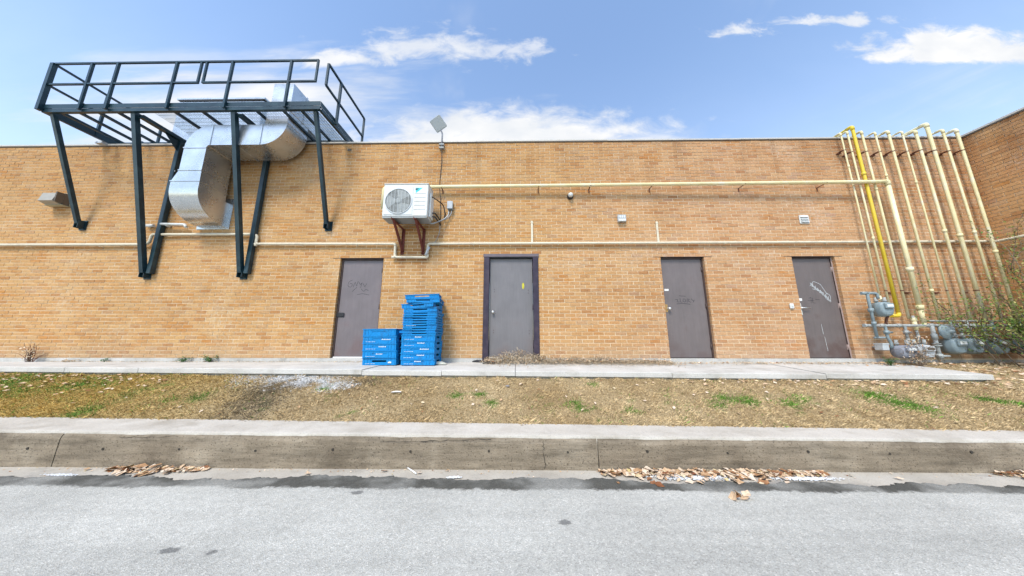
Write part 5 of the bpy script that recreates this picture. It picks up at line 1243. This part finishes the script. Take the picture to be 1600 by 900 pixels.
# fallen leaves: the big ones in the gutter singly, the small litter on bank and walk as one
def leaf_mesh(k):
    r_ = random.Random(k); V, F = [], []
    n = 9; L = 1.0; V.append((0, 0, .02))
    for j in range(n):
        a = 2 * math.pi * j / n; lobes = .34 + .16 * (j % 2) + r_.uniform(-.05, .05)
        x, y = math.cos(a) * lobes * 1.25, math.sin(a) * lobes; V.append((x, y, .18 * abs(y) * r_.uniform(.4, 1.6) + .12 * x * r_.uniform(-.6, .9)))
    F = [(0, 1 + j, 1 + (j + 1) % n) for j in range(n)]
    V += [(-.42, -.012, .03), (-.42, .012, .03), (-.72, .0, .09)]; i = n + 1; F.append((i, i + 1, i + 2))
    me = bpy.data.meshes.new('leaf'); me.from_pydata(V, [], F); me.materials.append(M['leaf_dry']); return me
LM = [leaf_mesh(k) for k in range(8)]
def fallen(x, y, z, s_, label, group, tilt=.5):
    o = bpy.data.objects.new('fallen_leaf', LM[rnd.randrange(8)]); col.objects.link(o)
    o.location = (x, y, z); o.scale = (s_, s_ * rnd.uniform(.7, 1), s_); o.rotation_euler = (rnd.uniform(-tilt, tilt), rnd.uniform(-tilt, tilt), rnd.uniform(0, 6.28)); tag(o, label, 'leaf', group)
def drift(u0, u1, n, wid, label, group, smin, smax):
    a, c = atz(u0, 742).x, atz(u1, 742).x
    for k in range(n):
        t = rnd.random(); x = a + (c - a) * t; wv = wid * (.35 + .65 * math.sin(math.pi * min(1, max(0, t)) ** .8)); dd = abs(rnd.gauss(0, .5)) * wv
        y = kerb_front(x) - .03 - dd; z = .012 + max(0, (1 - dd / max(.01, wv))) * rnd.uniform(0, .035) * math.sin(math.pi * t)
        fallen(x, y, z, rnd.uniform(smin, smax) * rnd.choice((.6, .8, 1, 1)), label, group, .32)
drift(940, 1290, 205, .20, 'tan dead leaf in the long drift against the kerb face', 'leaves in the long gutter drift', .055, .095)
drift(148, 306, 58, .15, 'tan dead leaf in the small drift at the left kerb', 'leaves in the left gutter drift', .055, .10)
drift(1552, 1660, 30, .13, 'tan dead leaf in the drift at the right edge of the gutter', 'leaves in the right gutter drift', .06, .10)
cl = atz(1157, 782)
lc = thing('leaf_clump', (cl.x, cl.y, .009), 'brown curled leaf clump lying alone on the asphalt', 'leaves')
for k in range(5):
    o = bpy.data.objects.new('leaf', LM[k]); col.objects.link(o); o.parent = lc; o.location = (rnd.gauss(0, .045), rnd.gauss(0, .016), .012 + .008 * k)
    o.scale = (rnd.uniform(.05, .085),) * 3; o.rotation_euler = (rnd.uniform(-.8, .8), rnd.uniform(-.8, .8), rnd.uniform(0, 6.28))
for u, v, wh in ((700, 737, 'below the rag'), (655, 741, 'just right of the white stick'), (1405, 750, 'in the right part of the gutter'), (966, 757, 'below the left end of the long drift'), (135, 735, 'left of the small leaf drift'), (600, 738, 'left of the white stick'), (1330, 745, 'just right of the long drift'), (480, 742, 'between the small drift and the stick')):
    q = atz(u, v); fallen(q.x, min(q.y, kerb_front(0) - .03), .014, rnd.uniform(.035, .06), 'small single dead leaf ' + wh, 'stray gutter leaves', .3)
V, F = [], []
def litter(x, y, z, s_): leaf_face(V, F, (x, y, z + s_ * .12), (rnd.uniform(-.5, .5), rnd.uniform(-.6, .2), 1), s_, s_ * rnd.uniform(.5, .8), rnd, .12)
for k in range(230):
    x = rnd.uniform(-9.5, 9.6); y = kerb_back(x) + (-1.25 - kerb_back(x)) * (rnd.random() ** .7); litter(x, y, lawn_z(x, y) + .016, rnd.uniform(.03, .062))
for k in range(260):
    x = rnd.uniform(-8.8, -5.2); y = -1.28 - abs(rnd.gauss(0, .22)); litter(x, y, lawn_z(x, y) + .018, rnd.uniform(.03, .07))
for k in range(190):
    x = rnd.uniform(2.5, 8.5); y = -1.26 - abs(rnd.gauss(0, .13)); litter(x, y, lawn_z(x, y) + .016, rnd.uniform(.03, .075))
for k in range(420):
    x = rnd.uniform(6.7, 9.6); y = -rnd.uniform(.2, 1.25) if x > 7.3 else -abs(rnd.gauss(0, .22)) - .05; z = walk_z(x, y) + .004 if x < 7.28 else lawn_z(x, y) + .014
    litter(x, y, z, rnd.uniform(.035, .085))
for k in range(360):
    x = rnd.uniform(-.7, 3.1) if k < 250 else rnd.uniform(3, 6.4); y = -abs(rnd.gauss(0, .13)) - .06; litter(x, y, walk_z(x, y) + .008 + rnd.uniform(0, .08) * (x < 3), rnd.uniform(.03, .06))
for a, c, n, wd in ((940, 1290, 900, .15), (148, 306, 220, .12), (1552, 1660, 120, .11)):
    xa, xb = atz(a, 742).x, atz(c, 742).x
    for k in range(n):
        t = rnd.random(); x = xa + (xb - xa) * t; dd = abs(rnd.gauss(0, .5)) * wd * (.4 + .6 * math.sin(math.pi * t)); litter(x, kerb_front(x) - .02 - dd, .006 + rnd.uniform(0, .018) * math.sin(math.pi * t), rnd.uniform(.02, .05))
for k in range(260): litter(rnd.uniform(-5, 5), kerb_front(0) - .02 - abs(rnd.gauss(0, .05)), .004, rnd.uniform(.008, .022))
tag(soup('leaf_litter', V, F, 'leaf_dry', None, (0, -1.4, .6)), 'small dead leaves scattered over the bank and walk', 'leaves', kind='stuff')

# odd bits of rubbish
def crumple(name, c, rx, ry, h, m, label, cat, n=14, seed=1, grid=7):
    r_ = random.Random(seed); b = MB(); c = Vector(c)
    for i in range(grid):
        for j in range(grid):
            u, w = i / (grid - 1) * 2 - 1, j / (grid - 1) * 2 - 1
            k = 1 - .25 * r_.random()
            b.v.append((c.x + u * rx * k, c.y + w * ry * k, c.z + max(0, (1 - u * u * .8) * (1 - w * w * .8)) * h * r_.uniform(.3, 1)))
    for i in range(grid - 1):
        for j in range(grid - 1): b.f.append((i * grid + j, (i + 1) * grid + j, (i + 1) * grid + j + 1, i * grid + j + 1)); b.sm.append(False)
    return tag(b.build(name, m), label, cat)
q = at(620, 617, -1.72); crumple('paper_scrap', (q.x, q.y, lawn_z(q.x, q.y) + .02), .075, .045, .02, 'paper', 'crumpled white paper scrap on the dry grass', 'litter', seed=3, grid=4)
q = at(683, 563, -.42); q.z = walk_z(q.x, q.y); crumple('old_rag', (q.x + .02, -.40, walk_z(q.x, -.4) + .002), .17, .09, .07, 'rag', 'grubby white and green rag right of the trays', 'rag', seed=5)
for k, (u, v, rot, lab) in enumerate(((745, 568, -.35, 'black rubber strip on the walk, left of a pair'), (764, 570, .1, 'black rubber strip on the walk, right of a pair'))):
    q = atz(u, v, .775); b = MB(); L, w = .12, .032; pts = []
    c_, s__ = math.cos(rot), math.sin(rot); n = 12; z = walk_z(q.x, q.y) + .002
    prof = [(L * math.cos(2 * math.pi * j / n), w * math.sin(2 * math.pi * j / n) * (1 + .35 * math.cos(2 * math.pi * j / n))) for j in range(n)]
    b.loft([[(q.x + x * c_ - y * s__, q.y + x * s__ + y * c_, z + h) for x, y in prof] for h in (0, .018)] + [[(q.x + x * .8 * c_ - y * .6 * s__, q.y + x * .8 * s__ + y * .6 * c_, z + .026 + .02 * (x > 0)) for x, y in prof]])
    tag(b.build('rubber_sole', 'black'), lab, 'litter')
q0, q1 = atz(637, 733), atz(650, 742); b = MB(); b.tube([(q0.x, q0.y, .012), (q1.x, q1.y, .012)], .007, 7); b.disc((q0.x, q0.y, .012), (q0 - q1), .008, .004, 7); tag(b.build('paper_stick', 'paper'), 'thin white stick lying in the gutter', 'litter')
q = at(793, 605, -1.55); crumple('dark_scrap', (q.x, q.y, lawn_z(q.x, q.y) + .018), .03, .018, .02, 'meter_violet', 'tiny dark scrap on the grass below the grey door', 'litter', seed=8, grid=4)
def residue(cx, cy, rx, ry, seed, label):
    """a crust of loose salt grains, thick in the middle and thinning out"""
    r_ = random.Random(seed); V, F = [], []
    for k in range(int(5200 * rx * (ry + .05) / .03) // 4):
        x, y = cx + r_.gauss(0, .5) * rx, cy + r_.gauss(0, .5) * ry
        if y > kerb_front(0) - .01: continue
        z = .0105 + r_.uniform(0, .003); q = r_.uniform(.003, .010); a = r_.uniform(0, 6.28); i_ = len(V)
        V += [(x + q * math.cos(a + o), y + q * math.sin(a + o), z) for o in (0, 2.1, 4.2)] + [(x, y, z + q * .5)]; F += [(i_, i_ + 1, i_ + 3), (i_ + 1, i_ + 2, i_ + 3), (i_ + 2, i_, i_ + 3)]
    tag(soup('salt_residue', V, F, 'salt', None, (cx, cy, .008)), label, 'salt', kind='stuff')
for u, v, rx, ry, lab in ((1085, 748, .30, .045, 'white salt crust beside the long leaf drift, left half'), (1260, 750, .26, .03, 'white salt crust beyond the right end of the long leaf drift'), (95, 744, .13, .016, 'narrow white salt streak at the left of the gutter'), (710, 748, .06, .018, 'small white salt spot in the middle of the gutter'), (222, 738, .08, .015, 'white salt crust under the small leaf drift')):
    q = atz(u, v); residue(q.x, q.y, rx, ry, int(u), lab)
